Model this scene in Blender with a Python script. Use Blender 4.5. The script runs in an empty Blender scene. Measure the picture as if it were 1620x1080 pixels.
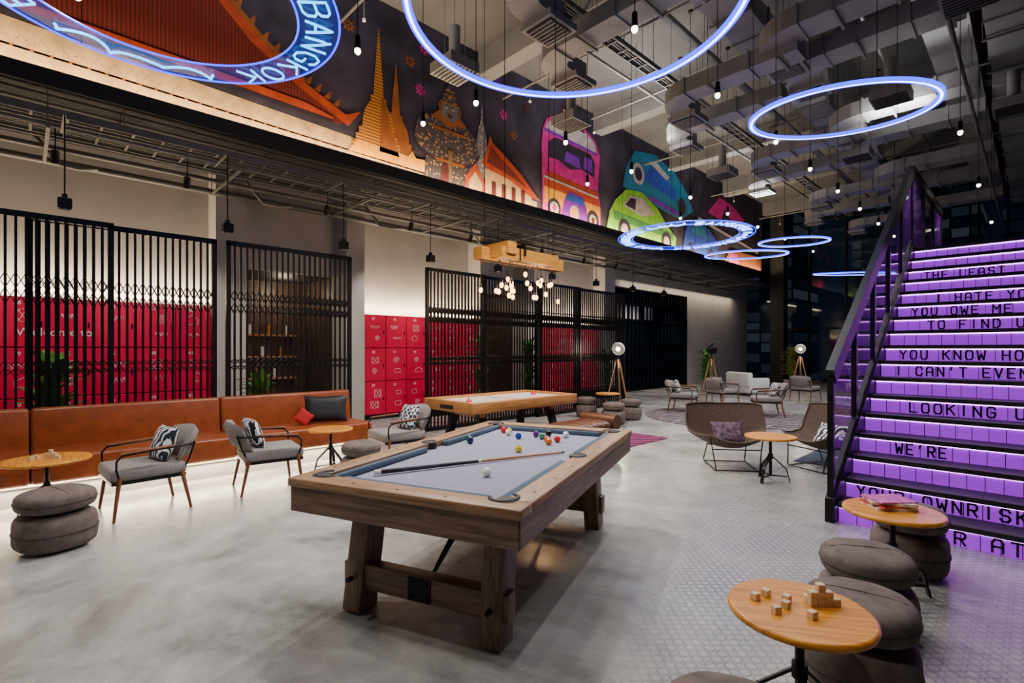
import bpy, bmesh, math, random
from mathutils import Vector, Matrix, Euler
random.seed(7)
CEIL = 8.5
sc = bpy.context.scene
rad=math.radians

# ------------------------------------------------------------------ materials
def new_mat(name):
    m = bpy.data.materials.new(name); m.use_nodes = True
    nt = m.node_tree; return m, nt, nt.nodes["Principled BSDF"]

def M(name, col, rough=.5, metal=0., var=.12, scale=6., stretch=(1,1,1), bump=0., emit=None, es=0., alpha=1., spec=.5, detail=4):
    m, nt, b = new_mat(name)
    tc = nt.nodes.new("ShaderNodeTexCoord"); mp = nt.nodes.new("ShaderNodeMapping")
    mp.inputs["Scale"].default_value = stretch
    nz = nt.nodes.new("ShaderNodeTexNoise"); nz.inputs["Scale"].default_value = scale; nz.inputs["Detail"].default_value = detail
    nt.links.new(tc.outputs["Object"], mp.inputs["Vector"]); nt.links.new(mp.outputs["Vector"], nz.inputs["Vector"])
    cr = nt.nodes.new("ShaderNodeValToRGB")
    cr.color_ramp.elements[0].position = .3; cr.color_ramp.elements[1].position = .7
    cr.color_ramp.elements[0].color = (*[max(0, c*(1-var)) for c in col], 1)
    cr.color_ramp.elements[1].color = (*[min(1, c*(1+var)) for c in col], 1)
    nt.links.new(nz.outputs["Fac"], cr.inputs["Fac"]); nt.links.new(cr.outputs["Color"], b.inputs["Base Color"])
    b.inputs["Roughness"].default_value = rough; b.inputs["Metallic"].default_value = metal
    b.inputs["Specular IOR Level"].default_value = spec
    b.inputs["Alpha"].default_value = alpha
    if bump:
        bp = nt.nodes.new("ShaderNodeBump"); bp.inputs["Strength"].default_value = bump; bp.inputs["Distance"].default_value = .01
        nt.links.new(nz.outputs["Fac"], bp.inputs["Height"]); nt.links.new(bp.outputs["Normal"], b.inputs["Normal"])
    if emit:
        b.inputs["Emission Color"].default_value = (*emit, 1); b.inputs["Emission Strength"].default_value = es
    return m

def wood(name, c1, c2, axis=1, scale=2.5, rough=.45):
    m, nt, b = new_mat(name)
    tc = nt.nodes.new("ShaderNodeTexCoord"); mp = nt.nodes.new("ShaderNodeMapping")
    s = [16., 16., 16.]; s[axis] = 1.; mp.inputs["Scale"].default_value = s
    nz = nt.nodes.new("ShaderNodeTexNoise"); nz.inputs["Scale"].default_value = scale; nz.inputs["Detail"].default_value = 8; nz.inputs["Distortion"].default_value = .8
    nt.links.new(tc.outputs["Object"], mp.inputs["Vector"]); nt.links.new(mp.outputs["Vector"], nz.inputs["Vector"])
    cr = nt.nodes.new("ShaderNodeValToRGB"); cr.color_ramp.elements[0].position = .36; cr.color_ramp.elements[1].position = .62
    cr.color_ramp.elements[0].color = (*c1, 1); cr.color_ramp.elements[1].color = (*c2, 1)
    nt.links.new(nz.outputs["Fac"], cr.inputs["Fac"]); nt.links.new(cr.outputs["Color"], b.inputs["Base Color"])
    bp = nt.nodes.new("ShaderNodeBump"); bp.inputs["Strength"].default_value = .25; bp.inputs["Distance"].default_value = .004
    nt.links.new(nz.outputs["Fac"], bp.inputs["Height"]); nt.links.new(bp.outputs["Normal"], b.inputs["Normal"])
    b.inputs["Roughness"].default_value = rough
    return m

def E(name, col, s):
    m, nt, b = new_mat(name)
    b.inputs["Base Color"].default_value = (*[c*.3 for c in col], 1)
    b.inputs["Emission Color"].default_value = (*col, 1); b.inputs["Emission Strength"].default_value = s
    return m

def checker(name, c1, c2, scale, rot=0.):
    m, nt, b = new_mat(name)
    tc = nt.nodes.new("ShaderNodeTexCoord"); mp = nt.nodes.new("ShaderNodeMapping"); mp.inputs["Rotation"].default_value = (0, 0, rot)
    ch = nt.nodes.new("ShaderNodeTexChecker"); ch.inputs["Scale"].default_value = scale
    ch.inputs["Color1"].default_value = (*c1, 1); ch.inputs["Color2"].default_value = (*c2, 1)
    nt.links.new(tc.outputs["Object"], mp.inputs["Vector"]); nt.links.new(mp.outputs["Vector"], ch.inputs["Vector"])
    nt.links.new(ch.outputs["Color"], b.inputs["Base Color"]); b.inputs["Roughness"].default_value = .9
    return m

def stripes(name, c1, c2, scale, dist=2., rot=(0,0,0), thr=.5, dirn='X', const=True, dscale=1.5):
    m, nt, b = new_mat(name)
    tc = nt.nodes.new("ShaderNodeTexCoord"); mp = nt.nodes.new("ShaderNodeMapping"); mp.inputs["Rotation"].default_value = rot
    w = nt.nodes.new("ShaderNodeTexWave"); w.bands_direction=dirn; w.inputs["Scale"].default_value = scale; w.inputs["Distortion"].default_value = dist; w.inputs["Detail Scale"].default_value = dscale
    cr = nt.nodes.new("ShaderNodeValToRGB")
    if const: cr.color_ramp.interpolation = 'CONSTANT'
    cr.color_ramp.elements[0].color = (*c1, 1); cr.color_ramp.elements[1].color = (*c2, 1); cr.color_ramp.elements[1].position = thr
    nt.links.new(tc.outputs["Object"], mp.inputs["Vector"]); nt.links.new(mp.outputs["Vector"], w.inputs["Vector"])
    nt.links.new(w.outputs["Fac"], cr.inputs["Fac"]); nt.links.new(cr.outputs["Color"], b.inputs["Base Color"]); b.inputs["Roughness"].default_value = .95
    return m

def cells(name, c1, c2, scale, rand=1., thr=.25):
    m, nt, b = new_mat(name)
    tc = nt.nodes.new("ShaderNodeTexCoord"); vo = nt.nodes.new("ShaderNodeTexVoronoi"); vo.inputs["Scale"].default_value=scale; vo.inputs["Randomness"].default_value=rand
    cr = nt.nodes.new("ShaderNodeValToRGB"); cr.color_ramp.elements[0].position=thr; cr.color_ramp.elements[1].position=thr+.25
    cr.color_ramp.elements[0].color = (*c1, 1); cr.color_ramp.elements[1].color = (*c2, 1)
    nt.links.new(tc.outputs["Object"], vo.inputs["Vector"]); nt.links.new(vo.outputs["Distance"], cr.inputs["Fac"]); nt.links.new(cr.outputs["Color"], b.inputs["Base Color"]); b.inputs["Roughness"].default_value=.8
    return m

def floor_mat():
    m, nt, b = new_mat("polished_concrete_floor"); N = nt.nodes.new; L = nt.links.new
    tc = N("ShaderNodeTexCoord")
    n1 = N("ShaderNodeTexNoise"); n1.inputs["Scale"].default_value = .9; n1.inputs["Detail"].default_value = 14; n1.inputs["Roughness"].default_value = .70; n1.inputs["Distortion"].default_value = .6
    L(tc.outputs["Object"], n1.inputs["Vector"])
    cr = N("ShaderNodeValToRGB"); e = cr.color_ramp.elements
    e[0].position = .36; e[0].color = (.14, .138, .135, 1); e[1].position = .62; e[1].color = (.46, .458, .45, 1)
    k = e.new(.47); k.color = (.29, .288, .28, 1); k=e.new(.54); k.color=(.365,.362,.355,1)
    L(n1.outputs["Fac"], cr.inputs["Fac"])
    sp = N("ShaderNodeSeparateXYZ"); L(tc.outputs["Object"], sp.inputs[0])
    vo = N("ShaderNodeTexVoronoi"); vo.inputs["Scale"].default_value = 14; vo.inputs["Randomness"].default_value = 0.
    L(tc.outputs["Object"], vo.inputs["Vector"])
    r2 = N("ShaderNodeValToRGB"); r2.color_ramp.elements[0].position = .28; r2.color_ramp.elements[0].color = (.38, .375, .37, 1)
    r2.color_ramp.elements[1].position = .36; r2.color_ramp.elements[1].color = (.135, .135, .137, 1)
    q = r2.color_ramp.elements.new(.44); q.color = (.135, .135, .137, 1); q = r2.color_ramp.elements.new(.52); q.color = (.34, .335, .33, 1)
    L(vo.outputs["Distance"], r2.inputs["Fac"])
    a = N("ShaderNodeMath"); a.operation = 'MULTIPLY'; a.inputs[1].default_value = .35; L(sp.outputs["Y"], a.inputs[0])
    c = N("ShaderNodeMath"); c.operation = 'ADD'; L(sp.outputs["X"], c.inputs[0]); L(a.outputs[0], c.inputs[1])
    d = N("ShaderNodeMath"); d.operation = 'ADD'; d.inputs[1].default_value = .85; L(c.outputs[0], d.inputs[0])
    f = N("ShaderNodeMath"); f.operation = 'MULTIPLY'; f.inputs[1].default_value = 3.; f.use_clamp = True; L(d.outputs[0], f.inputs[0])
    n3 = N("ShaderNodeTexNoise"); n3.inputs["Scale"].default_value = .7; n3.inputs["Detail"].default_value = 4; L(tc.outputs["Object"], n3.inputs["Vector"])
    mr3 = N("ShaderNodeMapRange"); mr3.inputs["From Min"].default_value=.35; mr3.inputs["From Max"].default_value=.65; mr3.inputs["To Min"].default_value = .5; mr3.inputs["To Max"].default_value = .9; L(n3.outputs["Fac"], mr3.inputs["Value"])
    g = N("ShaderNodeMath"); g.operation = 'MULTIPLY'; L(mr3.outputs["Result"], g.inputs[1]); L(f.outputs[0], g.inputs[0])
    mx = N("ShaderNodeMix"); mx.data_type = 'RGBA'; L(g.outputs[0], mx.inputs["Factor"]); L(cr.outputs["Color"], mx.inputs["A"]); L(r2.outputs["Color"], mx.inputs["B"])
    L(mx.outputs["Result"], b.inputs["Base Color"])
    n2 = N("ShaderNodeTexNoise"); n2.inputs["Scale"].default_value = 3; n2.inputs["Detail"].default_value = 5; L(tc.outputs["Object"], n2.inputs["Vector"])
    mr = N("ShaderNodeMapRange"); mr.inputs["To Min"].default_value = .13; mr.inputs["To Max"].default_value = .42; L(n2.outputs["Fac"], mr.inputs["Value"]); L(mr.outputs["Result"], b.inputs["Roughness"])
    bp = N("ShaderNodeBump"); bp.inputs["Strength"].default_value = .06; bp.inputs["Distance"].default_value = .01; L(n1.outputs["Fac"], bp.inputs["Height"]); L(bp.outputs["Normal"], b.inputs["Normal"])
    return m

def building_mat():
    m, nt, b = new_mat("lit_office_facade"); N = nt.nodes.new; L = nt.links.new
    tc=N("ShaderNodeTexCoord"); mp=N("ShaderNodeMapping"); mp.inputs["Rotation"].default_value=(math.pi/2,0,0)
    br=N("ShaderNodeTexBrick"); br.inputs["Scale"].default_value=.6; br.offset=0.; br.inputs["Mortar Size"].default_value=.06; br.inputs["Brick Width"].default_value=1.; br.inputs["Row Height"].default_value=.7
    br.inputs["Color1"].default_value=(.0,.01,.03,1); br.inputs["Color2"].default_value=(.30,.40,.5,1); br.inputs["Mortar"].default_value=(0,0,.004,1); br.inputs["Bias"].default_value=-.55
    L(tc.outputs["Object"],mp.inputs["Vector"]); L(mp.outputs["Vector"],br.inputs["Vector"]); L(br.outputs["Color"],b.inputs["Emission Color"]); b.inputs["Emission Strength"].default_value=.6
    b.inputs["Base Color"].default_value=(.01,.015,.03,1); return m

m_floor = floor_mat()
m_wall = M("painted_plaster_wall", (.50, .48, .45), .85, var=.07, scale=2, bump=.15)
m_ceil = M("dark_painted_ceiling", (.095, .095, .10), .9, var=.15, scale=1.2)
m_beam = M("concrete_beam_paint", (.17, .17, .175), .85, var=.15, scale=1.5)
m_duct = M("galvanised_duct", (.225, .225, .23), .5, .35, var=.14, scale=3)
m_blk = M("black_metal", (.007, .007, .009), .42, .5, var=.1)
m_blkp = M("black_matte", (.009, .009, .011), .6, 0, var=.1)
m_pipe = M("grey_pipe", (.17, .165, .16), .5, .35)
m_white = M("white_paint", (.8, .8, .78), .6, var=.03)
m_crim = M("crimson_locker_metal", (.66, .0025, .058), .5, .0, var=.05, scale=3, spec=.3)
m_crimd = M("dark_crimson_gap", (.13, .001, .015), .6)
m_leather = M("cognac_leather", (.22, .047, .010), .36, var=.2, scale=9, bump=.1)
m_leatherd = M("brown_tufted_leather", (.085, .028, .014), .33, var=.2, scale=9, bump=.15)
m_fab = M("grey_beige_upholstery", (.25, .222, .21), .95, var=.12, scale=60, bump=.3)
m_pouf = M("taupe_suede", (.135, .105, .092), .9, var=.3, scale=14, bump=.25)
m_seam = M("dark_seam", (.05, .04, .035), .9)
m_wood = wood("weathered_oak", (.10, .055, .032), (.235, .145, .088), 1)
m_woodx = wood("weathered_oak_cross", (.10, .055, .032), (.235, .145, .088), 0)
m_woodz = wood("weathered_oak_leg", (.095, .053, .031), (.22, .138, .084), 2)
m_rail = wood("oak_rail", (.22, .115, .05), (.40, .225, .11), 1)
m_railx = wood("oak_rail_end", (.22, .115, .05), (.40, .225, .11), 0)
m_top = wood("honey_oak_top", (.52, .18, .013), (.80, .34, .032), 0, rough=.32)
m_chairw = wood("walnut_leg", (.14, .04, .012), (.24, .085, .03), 2)
m_lampw = wood("tripod_oak", (.40, .18, .07), (.55, .27, .12), 2)
m_hock = wood("amber_oak", (.30, .12, .03), (.48, .22, .07), 1)
m_boxw = wood("golden_box_wood", (.36, .14, .015), (.60, .27, .04), 1)
m_cloth = M("lilac_grey_felt", (.27, .265, .36), .95, var=.06, scale=80)
m_cush = M("blue_grey_cushion", (.07, .11, .165), .9, var=.08, scale=60)
m_glassd = M("night_glass", (.006, .016, .03), .05, 0, var=.3, scale=.5, spec=.7)
m_glasst = M("tinted_window_glass", (.004, .018, .036), .04, 0, var=.2, scale=.5, spec=.7, alpha=.55)
m_conc = M("plinth_concrete", (.38, .37, .36), .8, var=.12, scale=4)
m_dkwood = wood("dark_wood_panel", (.045, .028, .02), (.10, .062, .042), 2)
m_led = E("warm_led", (1., .76, .46), 6)
m_bulb = E("warm_bulb", (1., .48, .14), 10)
m_bulbw = E("spot_bulb", (1., .85, .62), 16)
m_neonw = E("neon_blue_white", (.34, .42, 1.), 13)
m_neonb = E("neon_blue_edge_and_halo", (.010, .02, 1.), 4.5)
m_neonc = E("neon_cyan", (.02, .46, 1.), 4.2)
m_acr = M("blue_acrylic", (.01, .05, .25), .15, alpha=.42, emit=(.0, .07, .8), es=.30)
m_plaid = checker("black_white_plaid", (.03, .035, .05), (.65, .65, .65), 22)
m_tribal = stripes("black_white_ikat", (.012, .02, .035), (.72, .72, .72), 6, 7, (0,0,.6))
m_rug = stripes("striped_rug", (.02, .018, .022), (.28, .22, .25), 1.6, 5, (0,0,.5), .62)
m_rugp = stripes("purple_striped_rug", (.02, .012, .02), (.36, .006, .16), 1.8, 2, (0,0,.6), .6)
m_leaf = M("leaf_green", (.09, .32, .03), .5, var=.4, scale=8)
m_leafy = M("leaf_yellow_green", (.34, .38, .05), .5, var=.4, scale=8)
m_pot = M("pot_glaze", (.35, .33, .31), .5)
m_wick = M("woven_wicker", (.075, .044, .027), .7, var=.5, scale=70, bump=.6)
m_ink = M("white_ink", (.85, .70, .76), .6, var=.02)

# ------------------------------------------------------------------ mesh builder
class MB:
    def __init__(s): s.v=[]; s.f=[]; s.mi=[]; s.sm=[]; s.mats=[]
    def slot(s, m):
        if m not in s.mats: s.mats.append(m)
        return s.mats.index(m)
    def add(s, vs, fs, mat, smooth=False, T=None):
        o=len(s.v); k=s.slot(mat)
        for v in vs:
            v=Vector(v)
            s.v.append(tuple(T@v if T else v))
        for f in fs: s.f.append([i+o for i in f]); s.mi.append(k); s.sm.append(smooth)
    def box(s, c, d, mat, rot=(0,0,0), bev=0., seg=2, taper=1., T=None):
        R = Matrix.Translation(c) @ Euler(rot).to_matrix().to_4x4()
        if T: R = T@R
        if bev:
            bm=bmesh.new(); bmesh.ops.create_cube(bm,size=1.)
            for v in bm.verts: v.co=Vector((v.co.x*d[0],v.co.y*d[1],v.co.z*d[2]))
            bmesh.ops.bevel(bm,geom=bm.edges[:],offset=min(bev,min(d)*.49),segments=seg,profile=.5,affect='EDGES')
            bm.verts.index_update()
            s.add([v.co.copy() for v in bm.verts],[[v.index for v in f.verts] for f in bm.faces],mat,seg>1,R); bm.free(); return
        x,y,z=d[0]/2,d[1]/2,d[2]/2; t=taper
        vs=[(-x*t,-y*t,-z),(x*t,-y*t,-z),(x*t,y*t,-z),(-x*t,y*t,-z),(-x,-y,z),(x,-y,z),(x,y,z),(-x,y,z)]
        s.add(vs,[(0,3,2,1),(4,5,6,7),(0,1,5,4),(1,2,6,5),(2,3,7,6),(3,0,4,7)],mat,False,R)
    def bb(s, x0,x1,y0,y1,z0,z1,mat,bev=0.):
        s.box(((x0+x1)/2,(y0+y1)/2,(z0+z1)/2),(abs(x1-x0),abs(y1-y0),abs(z1-z0)),mat,bev=bev)
    def beam(s,p0,p1,w,h,mat,up=(0,0,1),bev=0.):
        p0=Vector(p0);p1=Vector(p1);a=(p1-p0);l=a.length;a.normalize();up=Vector(up)
        if abs(a.dot(up))>.98: up=Vector((0,1,0))
        sd=a.cross(up).normalized(); u=sd.cross(a)
        T=Matrix((( sd.x,a.x,u.x,0),(sd.y,a.y,u.y,0),(sd.z,a.z,u.z,0),(0,0,0,1)))
        T=Matrix.Translation((p0+p1)/2)@T
        s.box((0,0,0),(w,l,h),mat,bev=bev,T=T)
    def cyl(s,p0,p1,r0,mat,r1=None,seg=14,smooth=True):
        r1=r0 if r1 is None else r1
        p0=Vector(p0);p1=Vector(p1);a=(p1-p0).normalized();up=Vector((0,0,1)) if abs(a.z)<.95 else Vector((1,0,0))
        x=a.cross(up).normalized();y=a.cross(x)
        vs=[];fs=[]
        for p,r in((p0,r0),(p1,r1)):
            for i in range(seg):
                t=2*math.pi*i/seg; vs.append(p+x*math.cos(t)*r+y*math.sin(t)*r)
        for i in range(seg):
            j=(i+1)%seg; fs.append((i,j,seg+j,seg+i))
        s.add(vs,fs,mat,smooth); s.add(vs[:seg],[list(range(seg))[::-1]],mat); s.add(vs[seg:],[list(range(seg))],mat)
    def tube(s,pts,r,mat,closed=False,seg=8):
        P=[Vector(p) for p in pts]; n=len(P); vs=[];fs=[]
        for i,p in enumerate(P):
            a=P[(i+1)%n]-P[i-1] if closed else P[min(i+1,n-1)]-P[max(i-1,0)]
            if a.length<1e-9: a=Vector((0,0,1))
            a.normalize()
            if i==0:
                up=Vector((0,0,1)) if abs(a.z)<.9 else Vector((1,0,0)); x=a.cross(up).normalized()
            else:
                x=(x-a*x.dot(a))
                if x.length<1e-6: x=a.cross(Vector((.3,.5,.8)))
                x.normalize()
            y=a.cross(x)
            for k in range(seg):
                t=2*math.pi*k/seg; vs.append(p+x*math.cos(t)*r+y*math.sin(t)*r)
        for i in range(n if closed else n-1):
            j=(i+1)%n
            for k in range(seg):
                l=(k+1)%seg; fs.append((i*seg+k,i*seg+l,j*seg+l,j*seg+k))
        s.add(vs,fs,mat,True)
        if not closed:
            s.add(vs[:seg],[list(range(seg))[::-1]],mat); s.add(vs[-seg:],[list(range(seg))],mat)
    def lathe(s,prof,mat,c=(0,0,0),seg=32,smooth=True,T=None):
        vs=[];fs=[];n=len(prof)
        for r,z in prof:
            for i in range(seg):
                t=2*math.pi*i/seg; vs.append((c[0]+r*math.cos(t),c[1]+r*math.sin(t),c[2]+z))
        for k in range(n-1):
            for i in range(seg):
                j=(i+1)%seg; fs.append((k*seg+i,k*seg+j,(k+1)*seg+j,(k+1)*seg+i))
        s.add(vs,fs,mat,smooth,T)
        s.add(vs[:seg],[list(range(seg))[::-1]],mat,False,T); s.add(vs[-seg:],[list(range(seg))],mat,False,T)
    def sup(s,c,r,mat,e1=1.,e2=1.,nu=28,nv=16,rot=(0,0,0),T=None,lump=0.):
        def p(b,e): return math.copysign(abs(b)**e,b)
        vs=[];fs=[]
        for i in range(nv+1):
            a=-math.pi/2+math.pi*i/nv
            for k in range(nu):
                t=2*math.pi*k/nu
                g=1+lump*(math.cos(4*t)*.5*math.cos(a)+.35*math.sin(9*t+3*a)*abs(math.sin(2*a)))
                vs.append((g*r[0]*p(math.cos(a),e1)*p(math.cos(t),e2),g*r[1]*p(math.cos(a),e1)*p(math.sin(t),e2),r[2]*p(math.sin(a),e1)))
        for i in range(nv):
            for k in range(nu):
                l=(k+1)%nu; fs.append((i*nu+k,i*nu+l,(i+1)*nu+l,(i+1)*nu+k))
        R=Matrix.Translation(c)@Euler(rot).to_matrix().to_4x4()
        if T: R=T@R
        s.add(vs,fs,mat,True,R)
    def pillow(s,c,w,h,t,mat,rot,T=None,n=12):
        R=Matrix.Translation(c)@Euler(rot).to_matrix().to_4x4()
        if T: R=T@R
        for sg in(1,-1):
            vs=[];fs=[]
            for i in range(n+1):
                for j in range(n+1):
                    u=-1+2*i/n;v=-1+2*j/n
                    k=((1-u**4)*(1-v**4))**.6
                    vs.append((u*w/2*(1-.07*(1-v*v)*(abs(u)**3)),v*h/2*(1-.07*(1-u*u)*(abs(v)**3)),sg*t/2*k))
            for i in range(n):
                for j in range(n):
                    q=[i*(n+1)+j,(i+1)*(n+1)+j,(i+1)*(n+1)+j+1,i*(n+1)+j+1]
                    fs.append(q if sg>0 else q[::-1])
            s.add(vs,fs,mat,True,R)
    def poly(s,pts,mat): s.add(pts,[list(range(len(pts)))],mat)
    def done(s,name,loc=(0,0,0),rz=0.,parent=None,rot=None):
        me=bpy.data.meshes.new(name); me.from_pydata(s.v,[],s.f)
        for m in s.mats: me.materials.append(m)
        me.polygons.foreach_set("material_index",s.mi); me.polygons.foreach_set("use_smooth",s.sm); me.update()
        ob=bpy.data.objects.new(name,me); sc.collection.objects.link(ob); ob.location=loc
        ob.rotation_euler=rot if rot else (0,0,rz)
        if parent: ob.parent=parent
        return ob

def T4(x,y,n,o):
    x=Vector(x);y=Vector(y);n=Vector(n)
    return Matrix(((x.x,y.x,n.x,o[0]),(x.y,y.y,n.y,o[1]),(x.z,y.z,n.z,o[2]),(0,0,0,1)))
_tc={}
def glyph(txt,size,ext=.002,off=0.):
    k=(txt,size,ext,off)
    if k in _tc: return _tc[k]
    cu=bpy.data.curves.new("t",'FONT'); cu.body=txt; cu.size=size; cu.extrude=ext; cu.offset=off; cu.align_x='CENTER'; cu.resolution_u=3
    ob=bpy.data.objects.new("t",cu); sc.collection.objects.link(ob); bpy.context.view_layer.update()
    me=bpy.data.meshes.new_from_object(ob.evaluated_get(bpy.context.evaluated_depsgraph_get()))
    r=([v.co.copy() for v in me.vertices],[list(p.vertices) for p in me.polygons])
    bpy.data.objects.remove(ob); bpy.data.curves.remove(cu); bpy.data.meshes.remove(me); _tc[k]=r; return r

def light(kind,name,loc,energy,col=(1,1,1),parent=None,rot=(0,0,0),size=.1,sy=None,spot=None,blend=.6):
    l=bpy.data.lights.new(name,kind); l.energy=energy; l.color=col
    if kind=='AREA':
        l.size=size
        if sy: l.shape='RECTANGLE'; l.size_y=sy
    else: l.shadow_soft_size=size
    if kind=='SPOT': l.spot_size=math.radians(spot or 120); l.spot_blend=blend
    o=bpy.data.objects.new(name,l); sc.collection.objects.link(o); o.location=loc; o.rotation_euler=rot
    if parent: o.parent=parent
    return o

# ------------------------------------------------------------------ room shell
def shell(name,x0,x1,y0,y1,z0,z1,mat):
    b=MB(); b.bb(x0,x1,y0,y1,z0,z1,mat); return b.done(name)
b=MB(); b.bb(-13,8,-4,28.2,-.2,0,m_floor)
for (x0,y0,x1,y1) in((-7.0,-.75,0,-.75),(-3.8,-4,-3.8,-.75)): b.beam((x0,y0,.0005),(x1,y1,.0005),.008,.001,m_seam)
b.done("floor")
shell("ceiling",-13,8,-4,28.2,CEIL+.001,CEIL+.2,m_ceil)
for y0,y1,z0 in((-4,3.0,0),(3.0,5.0,3.2),(5.0,9.0,0),(9.0,10.6,3.2),(10.6,28,0)): shell("wall_left",-11.0,-10.8,y0,y1,z0,4.995,m_wall)
for y0,y1 in((2.5,3.0),(5.0,5.42),(8.77,9.0),(10.6,10.87),(14.4,15.0)): shell("wall_pier",-10.8,-10.3,y0,y1,0,4.99,m_wall)
b=MB()
for y0,y1 in((3.0,5.0),(9.0,10.6)):
    b.bb(-12.7,-12.6,y0,y1,0,3.2,m_dkwood); b.bb(-12.6,-11.0,y0-.1,y0,0,3.2,m_dkwood); b.bb(-12.6,-11.0,y1,y1+.1,0,3.2,m_dkwood); b.bb(-12.6,-11.0,y0,y1,3.2,3.3,m_blkp)
    for k in range(3): b.bb(-12.58,-12.3,y0+.3,y1-.3,.9+k*.5,.94+k*.5,m_lampw)
    for k in range(9): b.cyl((-12.4,y0+.4+.14*k,.94+.5*(k%3)),(-12.4,y0+.4+.14*k,1.16+.5*(k%3)),.04,m_boxw if k%2 else m_white,seg=10)
b.done("wall_corridor")
light('POINT',"corridor_light",(-12.0,4.3,2.9),20,(1,.75,.5)); light('POINT',"corridor_light",(-12.0,9.8,2.9),12,(1,.75,.5))
shell("wall_behind",-13,8,-4.2,-4,0,CEIL,m_wall)
shell("wall_bulkhead",-11.0,-9.03,-4,25.2,5.0,CEIL,m_ceil)
b=MB(); b.bb(-9.028,-8.72,-4,25.2,4.98,5.06,m_blkp); b.bb(-8.74,-8.70,-4,25.2,4.94,5.16,m_blkp)
b.bb(-8.98,-8.9,-4,25.2,5.061,5.085,m_led)
b.done("trim_1")
for i,yc in enumerate((-1,5.5,12,18.5,23.2)):
    light('AREA',"cove_light",(-8.84,yc,5.12),215 if i<4 else 110,(1,.74,.44),rot=(0,rad(180+22),0),size=.12,sy=6.4 if i<4 else 3.4)
b=MB(); b.bb(-13,8,28.12,28.14,0,CEIL,m_glasst)
for x in [-10.9+1.55*k for k in range(13)]: b.bb(x-.04,x+.04,27.95,28.1,0,CEIL,m_blk)
for z in(.05,2.6,5.2,7.9): b.bb(-13,8,27.97,28.1,z-.04,z+.04,m_blk)
b.done("window_1")
m_bld=building_mat()
for x0,x1,y,h in((-40,-18,60,30),(-16,-4,75,45),(-2,14,62,26),(-60,-42,66,38)): shell("office_building",x0,x1,y,y+8,-4,h,m_bld)
b=MB(); b.bb(7.9,8.0,-4,28,0,CEIL,m_glassd)
for k in range(20): b.bb(7.8,7.9,-3.9+1.6*k,-3.82+1.6*k,0,CEIL,m_blk)
for z in(.05,2.6,5.2,7.9): b.bb(7.82,7.9,-4,28,z-.04,z+.04,m_blk)
b.done("window_2")
for x,y in((-8.6,26.2),(-3.2,27.2),(2.2,27.2)): shell("wall_column",x-.3,x+.3,y-.3,y+.3,0,CEIL,m_blkp)
for y in(-1,3.4,7.8,12.2,16.6,21,25.4): shell("ceiling_beam",-9.0,8,y-.2,y+.2,7.95,CEIL,m_beam)
for x in(-1.2,4.): shell("ceiling_girder",x-.35,x+.35,-4,28,7.75,CEIL,m_beam)

# ------------------------------------------------------------------ ducts and services
def hang(b,x,y,z,r=.006): b.cyl((x,y,z),(x,y,CEIL),r,m_pipe,seg=5)
def duct_y(x,z,w,h,y0,y1):
    b=MB(); b.bb(x-w/2,x+w/2,y0,y1,z-h/2,z+h/2,m_duct)
    y=y0
    while y<y1:
        b.bb(x-w/2-.025,x+w/2+.025,y,y+.04,z-h/2-.025,z+h/2+.025,m_duct)
        b.bb(x-w/2-.06,x+w/2+.06,y+.6,y+.64,z-h/2-.06,z-h/2-.025,m_pipe)
        hang(b,x-w/2-.05,y+.62,z-h/2-.04); hang(b,x+w/2+.05,y+.62,z-h/2-.04); y+=1.5
    return b.done("air_duct")
def duct_x(y,z,w,h,x0,x1,drop=True):
    b=MB(); b.bb(x0,x1,y-w/2,y+w/2,z-h/2,z+h/2,m_duct)
    x=x0
    while x<x1:
        b.bb(x,x+.04,y-w/2-.025,y+w/2+.025,z-h/2-.025,z+h/2+.025,m_duct)
        if x+.5<x1:
            b.bb(x+.5,x+.54,y-w/2-.06,y+w/2+.06,z-h/2-.06,z-h/2-.025,m_pipe); hang(b,x+.52,y-w/2-.05,z-h/2-.04); hang(b,x+.52,y+w/2+.05,z-h/2-.04)
        x+=1.2
    if drop:
        n=6;R=w*.9
        for i in range(n):
            a0=math.pi/2*i/n;a1=math.pi/2*(i+1)/n
            pts=[]
            for a in(a0,a1):
                for rr in(R-w/2,R+w/2):
                    pts.append((x0-rr*math.sin(a)*1.0, y+R-rr*math.cos(a)))
            vs=[];
            for zz in(z-h/2,z+h/2):
                for p in pts: vs.append((p[0],p[1],zz))
            b.add(vs,[(0,1,3,2),(4,6,7,5),(0,2,6,4),(1,5,7,3)],m_duct)
        b.bb(x0-R-w/2,x0-R+w/2,y+R,y+R+.5,z-h/2,z+h/2,m_duct)
        b.bb(x0-R-.3,x0-R+.3,y+R+.1,y+R+.7,z-h/2-.10,z-h/2,m_duct)
        b.bb(x0-R-.24,x0-R+.24,y+R+.16,y+R+.64,z-h/2-.12,z-h/2-.10,m_blkp)
        for k in range(6): b.bb(x0-R-.24,x0-R+.24,y+R+.19+.075*k,y+R+.21+.075*k,z-h/2-.13,z-h/2-.12,m_duct)
    return b.done("air_duct")
duct_y(-.1,7.3,1.0,.5,1,26.5); duct_y(-3.6,7.45,.6,.4,2,26.5)
for i,y in enumerate((2.2,4.9,6.6,9.3,11.0,13.8,16,18.8,21.5,24)):
    duct_x(y,6.75-.12*(i%2),.45,.28,-5.6+(.9 if i%2 else 0),-3.9+(1.2 if i%2 else .4))
for i,y in enumerate((6.0,8.9,10.3,13.2,15.2,18,20.5,23.3)):
    duct_x(y,6.9-.1*(i%2),.55,.3,-2.6,-.75)
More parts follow.
